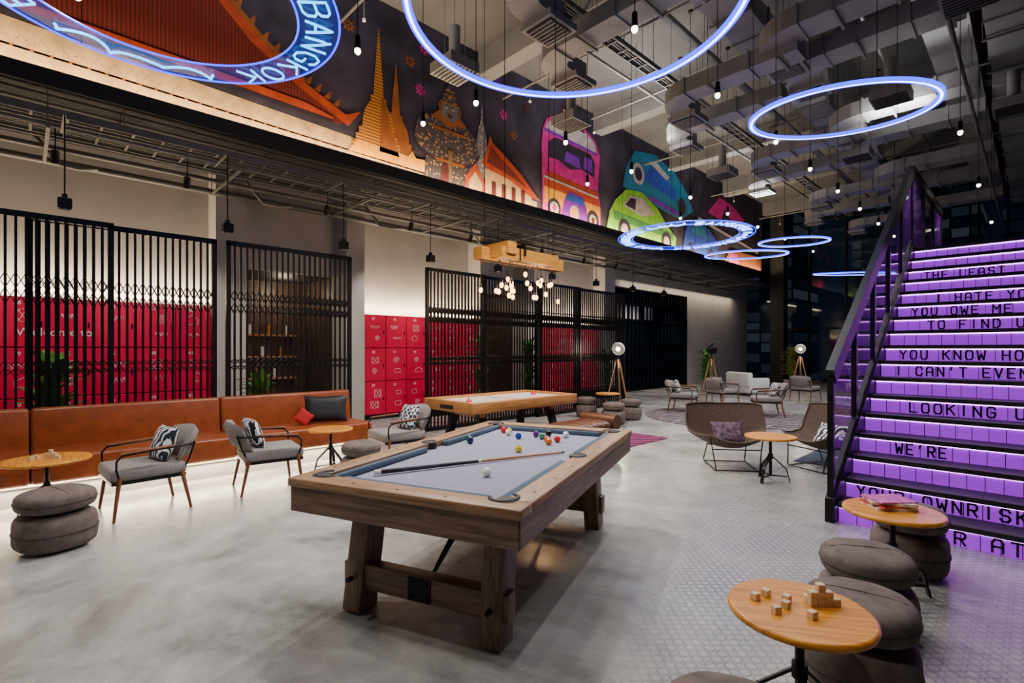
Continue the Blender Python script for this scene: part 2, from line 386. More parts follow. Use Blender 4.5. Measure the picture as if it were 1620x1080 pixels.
def diffuser(x,y,z):
    b=MB(); b.bb(x-.3,x+.3,y-.3,y+.3,z,z+.18,m_duct)
    for k in range(7): b.bb(x-.27,x+.27,y-.26+.08*k,y-.23+.08*k,z-.015,z,m_blkp)
    for sx in(-.28,.28): hang(b,x+sx,y,z+.18)
    b.cyl((x,y,z+.18),(x,y,z+.8),.1,m_duct); hang(b,x,y,z+.8)
    b.done("air_diffuser")
for x,y,z in((-6.9,5.3,6.3),(-2.1,5.0,6.5),(-1.9,11.8,6.3),(-6.8,8.3,6.3),(-.6,9.,6.2),(-3.0,14.5,6.2),(-5.8,13.4,6.2),(-.3,14,6.3)): diffuser(x,y,z)
for x,z in((-2.3,7.9),(-4.7,7.75),(-6.3,7.6),(-.9,6.5),(1.2,7.2)):
    b=MB(); b.cyl((x,-3,z),(x,27,z),.035,m_pipe,seg=8)
    for y in range(-2,27,3): hang(b,x,y,z)
    b.done("sprinkler_pipe")
for y in(1.5,4.2,8.3,10.7,14.6,19.5,24.5):
    b=MB(); b.cyl((-8.9,y,7.62),(3,y,7.62),.025,m_pipe,seg=8)
    for x in(-8,-5.5,-2.0,.8):
        b.cyl((x,y,7.62),(x,y,7.25),.012,m_pipe,seg=6); b.cyl((x,y,7.26),(x,y,7.22),.03,m_white,seg=8); hang(b,x+.3,y,7.62)
    b.done("sprinkler_pipe")
def tray(x,z,w,y0,y1):
    b=MB()
    for sx in(-w/2,w/2): b.bb(x+sx-.01,x+sx+.01,y0,y1,z,z+.09,m_pipe)
    y=y0+.1
    while y<y1: b.bb(x-w/2,x+w/2,y,y+.03,z,z+.02,m_pipe); y+=.35
    for k in range(4): b.cyl((x-w/3+k*w/4.5,y0,z+.04),(x-w/3+k*w/4.5,y1,z+.04),.016,m_pipe if k%2 else m_blkp,seg=6)
    return b
for x,z,w in((-8.95,4.60,.34),(-9.5,4.62,.3),(-5.4,7.2,.25)):
    t=tray(x,z,w,-3.9,25.)
    top=4.98 if x<-8.8 else CEIL
    for y in range(-3,25,2):
        for sx in(-w/2,w/2): t.cyl((x+sx,y,z),(x+sx,y,top),.006,m_pipe,seg=5)
    t.done("cable_tray")
b=MB()
for x,z,r in((-8.62,4.42,.022),(-8.7,4.50,.018),(-9.2,4.45,.02),(-9.35,4.5,.02),(-9.85,4.5,.04),(-10.1,4.72,.03),(-10.2,4.40,.055)):
    b.cyl((x,-3.9,z),(x,25,z),r,m_pipe,seg=8)
for y in [-2+2.2*k for k in range(12)]:
    b.bb(-10.28,-8.55,y,y+.04,4.36,4.39,m_pipe)
    for x in(-8.58,-10.25): b.cyl((x,y+.02,4.37),(x,y+.02,4.4 if x>-8.7 else 4.98),.008,m_pipe,seg=5)
    b.cyl((-8.76,y+.02,4.37),(-8.76,y+.02,4.93),.008,m_pipe,seg=5)
for y in(.1,2.9,5.3,8.2): b.tube([(-10.1,y,4.72),(-9.95,y+.3,4.3),(-9.8,y+.5,4.25),(-9.6,y+.7,4.25)],.03,m_pipe)
b.done("service_pipes")

# ------------------------------------------------------------------ lockers
def doodle(b,y,z,w,h,X):
    k=random.randint(0,5); P=[]
    if k==0: P=[(y+w*.32*math.cos(t),z+h*.22*math.sin(t)+h*.05*math.sin(3*t)) for t in [i*.35 for i in range(19)]]
    elif k==1: P=[(y-w*.35+w*.7*i/24,z+h*.15*math.sin(i*1.1)) for i in range(25)]
    elif k==2: P=[(y+w*.3*(1-i/30)*math.cos(i*.6),z+h*.25*(1-i/30)*math.sin(i*.6)) for i in range(28)]
    elif k==3:
        P=[(y-w*.3,z-h*.2),(y-w*.3,z+h*.1),(y,z+h*.28),(y+w*.3,z+h*.1),(y+w*.3,z-h*.2),(y-w*.3,z-h*.2)]
    elif k==4: P=[(y+w*.3*math.sin(2*t),z+h*.3*math.cos(3*t)) for t in [i*.22 for i in range(29)]]
    else: P=[(y-w*.3+w*.1*i,z+(h*.2 if i%2 else -h*.1)) for i in range(7)]
    b.tube([(X,p[0],p[1]) for p in P],.0036,m_ink,seg=4)
def lockers(y0,ncol,first,cw=.55,welcome=None):
    b=MB(); X=-10.4; b.bb(-10.78,-10.42,y0,y0+ncol*cw,0.1,2.38,m_crimd); b.bb(-10.76,-10.45,y0,y0+ncol*cw,0,.1,m_blkp)
    num=first
    for c in range(ncol):
        for r in range(3):
            zt=2.38-r*.755; yy=y0+c*cw
            b.box((-10.41,yy+cw/2,zt-.3775),(.03,cw-.018,.737),m_crim,bev=.004,seg=1)
            b.box((-10.39,yy+cw-.06,zt-.40),(.015,.02,.07),m_blk)
            vs,fs=glyph(str(num),.085,.001); b.add(vs,fs,m_ink,T=T4((0,1,0),(0,0,1),(1,0,0),(-10.393,yy+cw*.42,zt-.12)))
            for q in range(2):
                zz=zt-.28-.25*q
                if welcome and abs(zz-1.76)<.3 and abs(yy+cw/2-welcome)<.75: continue
                doodle(b,yy+cw*random.uniform(.35,.65),zz,cw*random.uniform(.35,.6),random.uniform(.2,.35),-10.392)
            num+=1
    if welcome is not None:
        vs,fs=glyph("Welcome to",.17,.001); b.add(vs,fs,m_ink,T=T4((0,1,0),(0,0,1),(1,0,0),(-10.388,welcome,1.80)))
    b.bb(-10.76,-10.70,y0,y0+ncol*cw,2.38,2.40,m_led)
    ob=b.done("locker_bank")
    L=ncol*cw
    light('AREA',"locker_cove_light",(-10.62,y0+L/2,2.43),27*L,(1,.77,.50),parent=ob,rot=(0,rad(180-20),0),size=.1,sy=L)
    return ob
lockers(-3.6,11,10,welcome=.35); lockers(5.45,6,37); lockers(10.9,6,61)
light('AREA',"cove_light",(-10.55,21,4.3),100,(1,.82,.58),rot=(0,rad(-20),0),size=.12,sy=10)
for y in(-1.2,.3,1.8,4.0,5.8,7.4,9.8,11.6,13.2,16.5,19.5):  # invented spots, added to brighten the lockers and wall
    b=MB(); b.cyl((0,0,0),(-.08,0,-.14),.045,m_blk); b.cyl((0,0,.0),(0,0,.37),.008,m_blk,seg=6)
    ob=b.done("added_locker_spotlight",(-9.0,y,4.22))
    light('SPOT',"added_locker_beam",(-.09,0,-.17),175,(1,.90,.80),parent=ob,rot=(0,rad(27),0),size=.03,spot=75,blend=.8)

# ------------------------------------------------------------------ folding gates
def gate(X,y0,y1,z1=3.15,step=.085):
    b=MB(); w=y1-y0
    n=max(2,round(w/step))
    for i in range(n+1):
        y=y0+w*i/n; b.bb(X-.014,X+.014,y-.013,y+.013,.04,z1-.03,m_blk)
    for z in(.04,z1): b.bb(X-.03,X+.03,y0-.03,y1+.03,z-.035,z+.035,m_blk)
    for y in(y0,y1): b.bb(X-.03,X+.03,y-.03,y+.03,0,z1,m_blk)
    dy=w/n
    for zc,h in((2.30,.36),(1.38,.18),(.42,.3)):
        for i in range(n):
            ya=y0+i*dy
            for k in range(2):
                za=zc-h/2+k*h/2
                b.beam((X+.018,ya,za),(X+.018,ya+dy,za+h/2),.008,.042,m_blk,up=(1,0,0)); b.beam((X-.018,ya,za+h/2),(X-.018,ya+dy,za),.008,.042,m_blk,up=(1,0,0))
    return b.done("folding_gate")
gate(-8.1,-3.4,.79); gate(-8.25,.05,1.98); gate(-8.2,2.15,4.03); gate(-8.2,5.63,7.09); gate(-8.3,7.15,8.95); gate(-8.15,8.7,10.3); gate(-8.25,10.2,12.45)
b=MB(); Y0,Y1=15.6,21.0
b.bb(-10.79,-10.74,Y0,Y1,0.02,3.9,m_glassd)
n=20
for i in range(n+1):
    y=Y0+(Y1-Y0)*i/n; b.bb(-10.74,-10.66,y-.02,y+.02,0,3.9,m_blk)
for z in(.03,.9,1.8,2.7,3.3,3.88): b.bb(-10.74,-10.64,Y0,Y1,z-.025,z+.025,m_blk)
for i in range(3): b.bb(-10.74,-10.72,Y0+.1+i*.9,Y0+.8+i*.9,2.75,3.25,m_white)
b.done("door_1")

# ------------------------------------------------------------------ sofa banquette
b=MB()
b.bb(-7.95,-7.14,-2.2,3.80,0,.22,m_conc)
for k in range(-1,2):
    y0=.05+1.88*k;y1=y0+1.88
    b.box((-7.36,(y0+y1)/2,.365),(.76,1.872,.27),m_leather,bev=.035,seg=3)
    b.box((-7.80,(y0+y1)/2,.62),(.22,1.872,.64),m_leather,rot=(0,rad(-6),0),bev=.04,seg=3)
b.box((-7.36,-1.98+.03,.365),(.76,.30,.27),m_leather,bev=.035)
b.bb(-7.15,-7.135,-2.2,3.80,.19,.215,m_led)
ob=b.done("leather_banquette_sofa")
light('AREA',"sofa_led_strip",(-7.08,.8,.20),85,(1,.82,.58),parent=ob,rot=(0,rad(-25),0),size=.06,sy=5.9)
b=MB(); b.pillow((0,0,.22),.62,.40,.16,m_blkp,(rad(78),0,rad(60))); b.pillow((.02,-.33,.12),.22,.22,.07,M("red_pillow",(.35,.006,.008),.9),(rad(75),rad(40),rad(75)))
b.done("sofa_cushions",(-7.38,3.25,.49))

# ------------------------------------------------------------------ armchair
def armchair(x,y,rz,pillow=m_tribal,fab=m_fab):
    b=MB()
    for sx in(-1,1):
        b.cyl((sx*.30,-.26,.40),(sx*.33,-.31,0),.021,m_chairw,r1=.013); b.cyl((sx*.29,.24,.40),(sx*.31,.32,0),.021,m_chairw,r1=.013)
        P=[(sx*.30,-.26,.36),(sx*.325,-.29,.48),(sx*.335,-.29,.56),(sx*.335,-.25,.605),(sx*.335,-.1,.62),(sx*.33,.12,.635),(sx*.31,.30,.64),(sx*.26,.36,.64)]
        b.tube(P,.010,m_blk); b.tube([(sx*.29,.24,.36),(sx*.30,.31,.50),(sx*.28,.36,.66)],.010,m_blk)
        b.beam((sx*.337,-.26,.625),(sx*.325,.16,.65),.045,.018,m_chairw,bev=.005)
    b.box((0,-.02,.345),(.60,.60,.03),m_blk)
    for yy in(-.26,.24): b.beam((-.3,yy,.34),(.3,yy,.34),.025,.025,m_chairw)
    b.box((0,-.02,.415),(.62,.62,.12),fab,bev=.04,seg=3)
    nx=10;nz=6;
    for sgn in(0,1):
        vs=[];fs=[]
        for i in range(nx+1):
            for j in range(nz+1):
                u=-1+2*i/nx; v=j/nz
                hw=.30+.02*math.sin(v*math.pi)
                yy=.30+.13*v-.10*u*u+(.055*((1-abs(u)**4)*(1-abs(2*v-1)**4))**.4 if sgn else -.055*((1-abs(u)**4)*(1-abs(2*v-1)**4))**.4)
                zz=.47+.33*v-.03*u*u*(v)
                vs.append((u*hw,yy,zz))
        for i in range(nx):
            for j in range(nz):
                q=[i*(nz+1)+j,(i+1)*(nz+1)+j,(i+1)*(nz+1)+j+1,i*(nz+1)+j+1]; fs.append(q[::-1] if sgn else q)
        b.add(vs,fs,fab,True)
    if pillow: b.pillow((.03,.15,.64),.38,.36,.13,pillow,(rad(70),0,rad(8)))
    return b.done("armchair",(x,y,0),rz)
armchair(-6.23,.88,rad(4)); armchair(-6.22,2.05,rad(172),m_tribal); armchair(-6.22,3.78,rad(-6),m_plaid)
armchair(-6.3,12.2,rad(105),m_plaid); armchair(-6.2,14.3,rad(160),m_plaid); armchair(-4.45,12.75,rad(-60),m_plaid); armchair(-4.9,17.2,rad(170),None); armchair(-3.6,18.4,rad(-120),None)

# ------------------------------------------------------------------ pouf
def pouf(x,y,rz=0,s=.90):
    b=MB()
    b.sup((0,0,.15),(.252*s,.252*s,.15),m_pouf,.46,.72,nu=48,nv=22,lump=.035)
    b.sup((0,0,.385),(.247*s,.247*s,.088),m_pouf,.6,.8,nu=48,nv=20,lump=.03)
    b.cyl((0,0,.27),(0,0,.33),.17*s,m_seam)
    def ring(R,z,e,l):
        return [((1+l*.5*math.cos(4*t))*R*math.copysign(abs(math.cos(t))**e,math.cos(t)),(1+l*.5*math.cos(4*t))*R*math.copysign(abs(math.sin(t))**e,math.sin(t)),z) for t in [i*2*math.pi/48 for i in range(48)]]
    b.tube(ring(.2535*s,.15,.72,.035),.005,m_seam,closed=True,seg=5); b.tube(ring(.248*s,.385,.8,.03),.005,m_seam,closed=True,seg=5)
    b.tube([(-.2*s,0,.458),(-.12*s,0,.470),(0,0,.474),(.12*s,0,.470),(.2*s,0,.458)],.004,m_seam,seg=5)
    return b.done("pouf_stool",(x,y,0),rz)
for p in((-5.52,.19,.3,1.),(-5.75,2.98,0),(-.67,3.46,.5),(-.57,2.80,.2),(-.665,1.62,.4),(-.64,4.62,.1),(-6.25,9.05,0),(-6.4,9.95,.3),(-7.4,9.6,.1)): pouf(*p)

# ------------------------------------------------------------------ side table
def side_table(x,y,R=.32,H=.55,rz=0):
    b=MB()
    b.lathe([(R-.03,H-.032),(R-.004,H-.026),(R,H-.015),(R-.004,H-.003),(R-.012,H)],m_top,seg=48)
    b.cyl((0,0,.06),(0,0,H-.03),.018,m_blk)
    b.box((0,0,H-.045),(.24,.24,.014),m_blk)
    for k in range(3):
        a=k*2*math.pi/3+.4; ca,sa=math.cos(a),math.sin(a)
        b.beam((ca*.02,sa*.02,.30),(ca*.17,sa*.17,.16),.035,.012,m_blk); b.beam((ca*.17,sa*.17,.165),(ca*.21,sa*.21,0.0),.035,.012,m_blk); b.beam((ca*.02,sa*.02,.07),(ca*.18,sa*.18,.07),.03,.012,m_blk)
    b.cyl((0,0,.27),(0,0,.33),.03,m_blk)
    return b.done("side_table",(x,y,0),rz)
side_table(-6.60,.16,.34); side_table(-6.5,2.93,.285); side_table(-.665,2.265,.27,rz=.6); side_table(-.65,4.09,.28,rz=.2); side_table(-2.24,6.53,.29); side_table(-6.9,9.75,.28,.58)
m_blockw=wood("beech_block",(.60,.42,.22),(.78,.60,.38),0)
def blocks(x,y,z,rz,n):
    b=MB(); s=.030
    for i in range(4):
        for j in range(3):
            for k in range(max(0,3-abs(i-1)-j)):
                b.box((i*s*1.05,j*s*1.05,s/2+k*s),(s,s,s),m_blockw,bev=.002,seg=1)
    for q in range(n): b.box((-.06-.03*q,(-.10,.03,-.02,.08,-.06,.05,.0)[q],s/2),(s,s,s),m_blockw,rot=(0,0,random.random()),bev=.002,seg=1)
    b.done("wooden_blocks",(x,y,z),rz)
blocks(-.635,2.325,.55,rad(46),6); blocks(-6.56,.16,.55,1.,4)
b=MB()
for i,(c,dz,a) in enumerate((((.75,.72,.68),.02,.1),((.6,.03,.05),.012,.35),((.7,.68,.6),.018,-.1),((.55,.10,.35),.008,.25))):
    z=sum([.02,.012,.018,.008][:i]); b.box((0,0,z+dz/2),(.25,.19,dz),M("magazine_cover",c,.4,var=.5,scale=25),rot=(0,0,a))
b.done("magazine_stack",(-.68,4.14,.55),.6)

# ------------------------------------------------------------------ pool table
b=MB(); L,W,T=2.60,1.50,.845
for sx in(-1,1):
    b.box((sx*(W/2-.075),0,T-.025),(.15,L-.30,.05),m_rail,bev=.008)
    b.box((sx*(W/2-.03),0,.735),(.04,L-.03,.17),m_wood,bev=.004,seg=1)
    for q in(-1,1):
        yc=q*(L/4-.005); ln=L/2-.30
        b.box((sx*(W/2-.18),yc,T-.032),(.06,ln,.042),m_cush,rot=(0,sx*rad(12),0),bev=.012)
for sy in(-1,1):
    b.box((0,sy*(L/2-.075),T-.025),(W,.15,.05),m_railx,bev=.008)
    b.box((0,sy*(L/2-.03),.735),(W-.03,.04,.17),m_woodx,bev=.004,seg=1)
    b.box((0,sy*(L/2-.18),T-.032),(W-.52,.06,.042),m_cush,rot=(-sy*rad(12),0,0),bev=.012)
b.bb(-W/2+.1,W/2-.1,-L/2+.1,L/2-.1,.70,.795,m_cloth)
b.bb(-W/2+.06,W/2-.06,-L/2+.06,L/2-.06,.66,.70,m_wood)
for sx in(-1,1):
    for sy in(-1,1):
        cx,cy=sx*(W/2-.165),sy*(L/2-.165)
        b.cyl((cx,cy,.78),(cx,cy,.799),.062,m_blkp,seg=24)
        P=[]
        a0=math.atan2(sy,sx)
        for i in range(17):
            a=a0-rad(115)+rad(230)*i/16; P.append((cx+.072*math.cos(a),cy+.072*math.sin(a),T-.004))
        b.tube(P,.014,m_blkp,seg=8)
        b.cyl((cx+sx*.03,cy+sy*.03,.80),(cx+sx*.03,cy+sy*.03,T+.002),.055,m_blkp,seg=20)
    cx=sx*(W/2-.135)
    b.cyl((cx,0,.78),(cx,0,T+.002),.05,m_blkp,seg=24)
    b.tube([(cx+sx*.062*math.cos(t),.062*math.sin(t),T-.004) for t in [rad(-95+190*i/12) for i in range(13)]],.013,m_blkp)
    for y in(-.98,-.66,-.34,.34,.66,.98): b.cyl((sx*(W/2-.06),y,T),(sx*(W/2-.06),y,T+.0015),.009,m_blkp,seg=10)
for sy in(-1,1):
    for x in(-.3,0,.3): b.cyl((x,sy*(L/2-.06),T),(x,sy*(L/2-.06),T+.0015),.009,m_blkp,seg=10)
    yb=sy*1.0; yt=sy*.90
    for sx in(-1,1):
        b.beam((sx*.47,yb,0.0),(sx*.46,yt,.66),.13,.17,m_woodz,up=(0,1,0),bev=.006)
        b.cyl((sx*.47,yb+sy*.07,.21),(sx*.47,yb+sy*.105,.21),.016,m_blk,seg=10)
        b.cyl((0,yb-sy*.05,.22),(sx*.0+.03*sx,sy*.25,.66),.011,m_blk,seg=8)
    b.beam((-.56,sy*.985,.215),(.56,sy*.985,.215),.10,.15,m_woodx,bev=.006)
    b.beam((-.52,sy*.90,.625),(.52,sy*.90,.625),.14,.07,m_woodx,bev=.004)
    b.box((0,sy*1.04,.215),(.15,.012,.13),m_blk); 
    for ux in(-.05,.05):
        for uz in(-.04,.04): b.cyl((ux,sy*1.04,.215+uz),(ux,sy*1.055,.215+uz),.010,m_blk,seg=8)
ptx,pty,prz=-2.839,2.600,rad(21.5)
b.done("pool_table",(ptx,pty,0),prz)
cr_,sr_=math.cos(prz),math.sin(prz)
def onpt(x,y): return (ptx+cr_*x-sr_*y, pty+sr_*x+cr_*y)
cols=[(.0,.12,.06),(.01,.02,.10),(.7,.02,.02),(.8,.55,.02),(.9,.88,.8),(.02,.05,.4),(.85,.6,.02),(.12,.02,.25),(.8,.18,.01),(.75,.02,.02),(.9,.88,.8),(.05,.3,.12),(.01,.01,.01),(.7,.10,.02)]
pos=[(-.47,.38),(-.42,.31),(-.40,.93),(-.333,.91),(-.30,.82),(-.136,.685),(.098,.154),(-.03,.84),(.207,.534),(.232,.68),(.23,.92),(.06,.76),(.07,.90),(.16,.62)]
b=MB()
m_ballw=M("ball_white",(.88,.86,.78),.08,var=.01)
for i,((x,y),c) in enumerate(zip(pos,cols)):
    mm=M("ball_colour",c,.08,var=.01); b.sup((x,y,.8235),(.0285,)*3,mm,nu=20,nv=12)
    b.lathe([(.012,0),(.012,.0005)],m_ballw,c=(x,y,.8518),seg=12)
b.done("billiard_balls",(ptx,pty,0),prz)
b=MB(); b.sup((0,0,0),(.0285,)*3,m_ballw,nu=24,nv=14); x,y=onpt(.22,-.62); b.done("cue_ball",(x,y,.8235))
b=MB(); p0=Vector((-.438,-.905,.818));p1=Vector((.436,.256,.806)); q=lambda t:p0.lerp(p1,t)
b.cyl(q(0),q(.03),.0155,m_ballw); b.cyl(q(.03),q(.12),.0155,m_blkp,r1=.0145); b.cyl(q(.12),q(.30),.0150,M("cue_wrap",(.03,.035,.06),.6),r1=.013); b.cyl(q(.30),q(.5),.013,m_blkp,r1=.011); b.cyl(q(.5),q(.515),.0115,m_ballw); b.cyl(q(.515),q(.985),.0108,m_lampw,r1=.007); b.cyl(q(.985),q(1),.007,m_cush)
b.done("pool_cue",(ptx,pty,0),prz)

# ------------------------------------------------------------------ air hockey table
b=MB(); LX,LY=1.28,2.44
for sx in(-1,1):
    b.box((sx*(LX/2-.05),0,.71),(.10,LY,.17),m_hock,bev=.012)
for sy in(-1,1):
    b.box((0,sy*(LY/2-.05),.71),(LX-.2,.10,.17),m_hock,bev=.012); b.box((0,sy*(LY/2+.001),.70),(.34,.012,.06),m_blkp)
b.bb(-LX/2+.09,LX/2-.09,-LY/2+.09,LY/2-.09,.64,.755,M("white_laminate",(.8,.78,.74),.25,var=.02))
b.bb(-LX/2+.1,LX/2-.1,-.01,.01,.755,.757,m_crim)
b.tube([(.2*math.cos(t),.2*math.sin(t),.756) for t in [i*math.pi/16 for i in range(32)]],.004,m_crim,closed=True,seg=4)
for (x,y) in((.1,-.85),(-.1,.85)): b.lathe([(.05,0),(.05,.02),(.02,.03),(.018,.06),(.005,.065)],M("striker_red",(.6,.01,.02),.3),c=(x,y,.756),seg=20)
for sy in(-1,1):
    for sx in(-1,1): b.beam((sx*.50,sy*.85,0),(sx*.30,sy*.80,.63),.09,.12,m_blkp,up=(0,1,0))
    b.beam((-.46,sy*.83,.12),(.46,sy*.83,.12),.08,.10,m_blkp); b.beam((-.40,sy*.81,.58),(.40,sy*.81,.58),.10,.10,m_hock)
b.beam((0,-.83,.12),(0,.83,.12),.07,.09,m_blkp)
b.done("air_hockey_table",(-6.4,5.98,0))

b=MB(); n=12
b.box((0,0,.18),(.66,1.66,.14),m_leatherd,bev=.03)
for i in range(n): b.sup((0,-.78+1.56*i/(n-1),.33),(.34,.078,.11),m_leatherd,.6,.8,nu=20,nv=10)
b.cyl((-.34,.82,.40),(.34,.82,.40),.12,m_leatherd,seg=20)
for sx in(-.26,.26):
    for sy in(-.7,.7): b.cyl((sx,sy,.12),(sx,sy,0),.02,m_blk,r1=.014)
b.done("leather_daybed",(-5.05,6.1,0.012))
b=MB(); b.bb(-1.0,1.0,-1.35,1.35,0,.012,m_rugp); b.done("striped_rectangular_rug",(-5.58,6.97,0))
b=MB(); b.lathe([(1.95,0),(1.95,.012)],m_rug,seg=64); b.done("round_rug",(-5.0,12.0,0))
b=MB(); b.bb(-.8,.8,-.7,.7,0,.012,M("dark_blue_rug",(.02,.03,.06),.95,var=.8,scale=3)); b.done("lounge_rug",(-1.6,8.6,0))

# ------------------------------------------------------------------ woven lounge chair
def lounge(x,y,rz,pm):
    b=MB(); nu,nv=20,16; vs=[];fs=[]
    def P(u,v):
        hw=.33+.20*math.sin(min(1,v*1.15)*math.pi*.62)
        yy=-.36+.62*min(v/.55,1)+ (.20*(v-.55)/.45 if v>.55 else 0)
        zz=.38-.12*math.sin(min(v/.55,1)*math.pi*.75)+(.52*((v-.5)/.5)**1.25 if v>.5 else 0)
        return Vector((u*hw, yy-.16*u*u*(v>.3)*(v-.3), zz+.22*abs(u)**2.2*(.4+.6*math.sin(v*math.pi))-.10*(abs(u)**3)*v))
    for i in range(nu+1):
        for j in range(nv+1): vs.append(P(-1+2*i/nu,j/nv))
    for i in range(nu):
        for j in range(nv): fs.append((i*(nv+1)+j,(i+1)*(nv+1)+j,(i+1)*(nv+1)+j+1,i*(nv+1)+j+1))
    b.add(vs,fs,m_wick,True)
    vb=[v-Vector((0,0,.014)) for v in vs]; b.add(vb,[f[::-1] for f in fs],m_wick,True)
    rim=[P(-1,j/nv) for j in range(nv+1)]+[P(-1+2*i/nu,1) for i in range(1,nu+1)]+[P(1,1-j/nv) for j in range(1,nv+1)]+[P(1-2*i/nu,0) for i in range(1,nu)]
    b.tube(rim,.013,m_wick,closed=True)
    for sx in(-1,1):
        b.tube([(sx*.33,-.28,.44),(sx*.30,-.30,.25),(sx*.27,-.34,.03),(sx*.27,-.30,.01),(sx*.28,.26,.01),(sx*.28,.32,.03),(sx*.26,.18,.27),(sx*.2,.10,.29)],.008,m_blk)
    b.tube([(-.27,-.32,.012),(.27,-.32,.012)],.008,m_blk); b.tube([(-.28,.28,.012),(.28,.28,.012)],.008,m_blk); b.tube([(-.27,.19,.26),(.27,.19,.26)],.008,m_blk); b.tube([(-.3,-.3,.28),(.3,-.3,.28)],.008,m_blk)
    b.pillow((0,.12,.44),.42,.34,.12,pm,(rad(55),0,0))
    return b.done("woven_lounge_chair",(x,y,0),rz)
m_multi=M("patterned_pillow",(.10,.06,.09),.9,var=.95,scale=18)
lounge(-2.90,6.95,rad(38),m_multi); lounge(-1.98,7.75,rad(-25),m_tribal)

b=MB(); b.box((0,0,.25),(1.2,.8,.28),m_white,bev=.06,seg=3); b.box((0,.34,.55),(1.2,.2,.5),m_white,bev=.07,seg=3)
for sx in(-.55,.55): b.box((sx,0,.42),(.16,.8,.4),m_white,bev=.06,seg=3)
for sx in(-.5,.5):
    for sy in(-.3,.3): b.cyl((sx,sy,.12),(sx,sy,0),.02,m_chairw)
b.done("white_loveseat",(-7.0,18.2,0),rad(150))

def tripod(x,y,on=True,aim=0.,H=1.6):
    b=MB()
    for k in range(3):
        a=k*2*math.pi/3+.5; c,s_=math.cos(a),math.sin(a)
        b.beam((c*.04,s_*.04,H-.28),(c*.36,s_*.36,0),.035,.02,m_lampw); b.beam((c*.10,s_*.10,H-.5),(c*.30,s_*.30,.28),.02,.03,m_blk)
    b.cyl((0,0,H-.75),(0,0,H-.12),.016,m_blk); b.cyl((0,0,H-.32),(0,0,H-.24),.05,m_blk)
    b.tube([(-.17,0,H),(-.17,0,H-.1),(0,0,H-.18),(.17,0,H-.1),(.17,0,H)],.01,m_blk)
    Tm=Matrix.Translation((0,0,H))@Euler((rad(80),0,0)).to_matrix().to_4x4()
    b.lathe([(.03,-.16),(.08,-.12),(.12,-.04),(.175,.05),(.18,.07),(.17,.07),(.11,-.03),(.02,-.09)],m_blk,seg=28,T=Tm)
    b.sup((0,0,.0),(.06,.06,.06),m_bulbw if on else m_pot,nu=16,nv=10,T=Tm)
    ob=b.done("tripod_floor_lamp",(x,y,0),aim)
    if on: light('POINT',"lamp_bulb",(0,-.25,H),40,(1,.85,.65),parent=ob,size=.06)
tripod(-7.74,11.4,True,rad(46)); tripod(-6.7,14.7,False,rad(150)); tripod(-6.0,20.5,True,rad(20))

def plant(name,x,y,h,n,lf,spread=.45,lw=.06,ll=.5,pot=.22):
    b=MB(); b.lathe([(pot*.7,0),(pot*.95,.1),(pot,.32),(pot*.93,.36),(pot*.85,.36),(pot*.8,.32)],m_pot,seg=24)
    for i in range(n):
        a=random.random()*2*math.pi; z0=.34+random.random()*max(0,h-.34-ll*.6); t=random.uniform(.2,1.)
        d=Vector((math.cos(a),math.sin(a),0)); sd=Vector((-d.y,d.x,0)); P=Vector((d.x*.03,d.y*.03,z0)); vs=[]
        for k in range(6):
            s_=k/5; p=P+d*spread*t*s_+Vector((0,0,ll*(.9*s_-.75*t*s_*s_))); w=lw*math.sin(math.pi*(.08+.9*s_))
            vs+= [p-sd*w,p+Vector((0,0,-.01)),p+sd*w]
        fs=[]
        for k in range(5): fs+=[(k*3,k*3+1,k*3+4,k*3+3),(k*3+1,k*3+2,k*3+5,k*3+4)]
        b.add(vs,fs,lf,True)
    for k in range(3): b.cyl((.03*k-.03,0,.3),(.06*k-.06,.03,h*.8),.012,m_chairw,seg=6)
    b.done(name,(x,y,0))
plant("potted_fan_palm",-9.1,.25,1.6,80,m_leaf,.55,.07,.55); plant("potted_fan_palm",-9.2,2.9,1.3,50,m_leaf,.4,.06,.45)
plant("potted_fiddle_plant",-9.4,9.7,2.0,90,m_leaf,.45,.07,.4); plant("potted_palm",-9.3,8.0,2.1,90,m_leaf,.5,.06,.5); plant("potted_fiddle_plant",-9.0,12.7,1.7,60,m_leaf,.4,.06,.4)
plant("potted_yellow_shrub",-6.9,22.5,1.7,120,m_leafy,.45,.08,.45,.3); plant("potted_yellow_shrub",-4.6,22.0,1.6,120,m_leafy,.45,.08,.4,.3); plant("potted_palm",-8.6,18.5,1.7,80,m_leaf,.5,.06,.5)
plant("potted_palm",-3.2,24,1.7,80,m_leaf,.5,.06,.5)

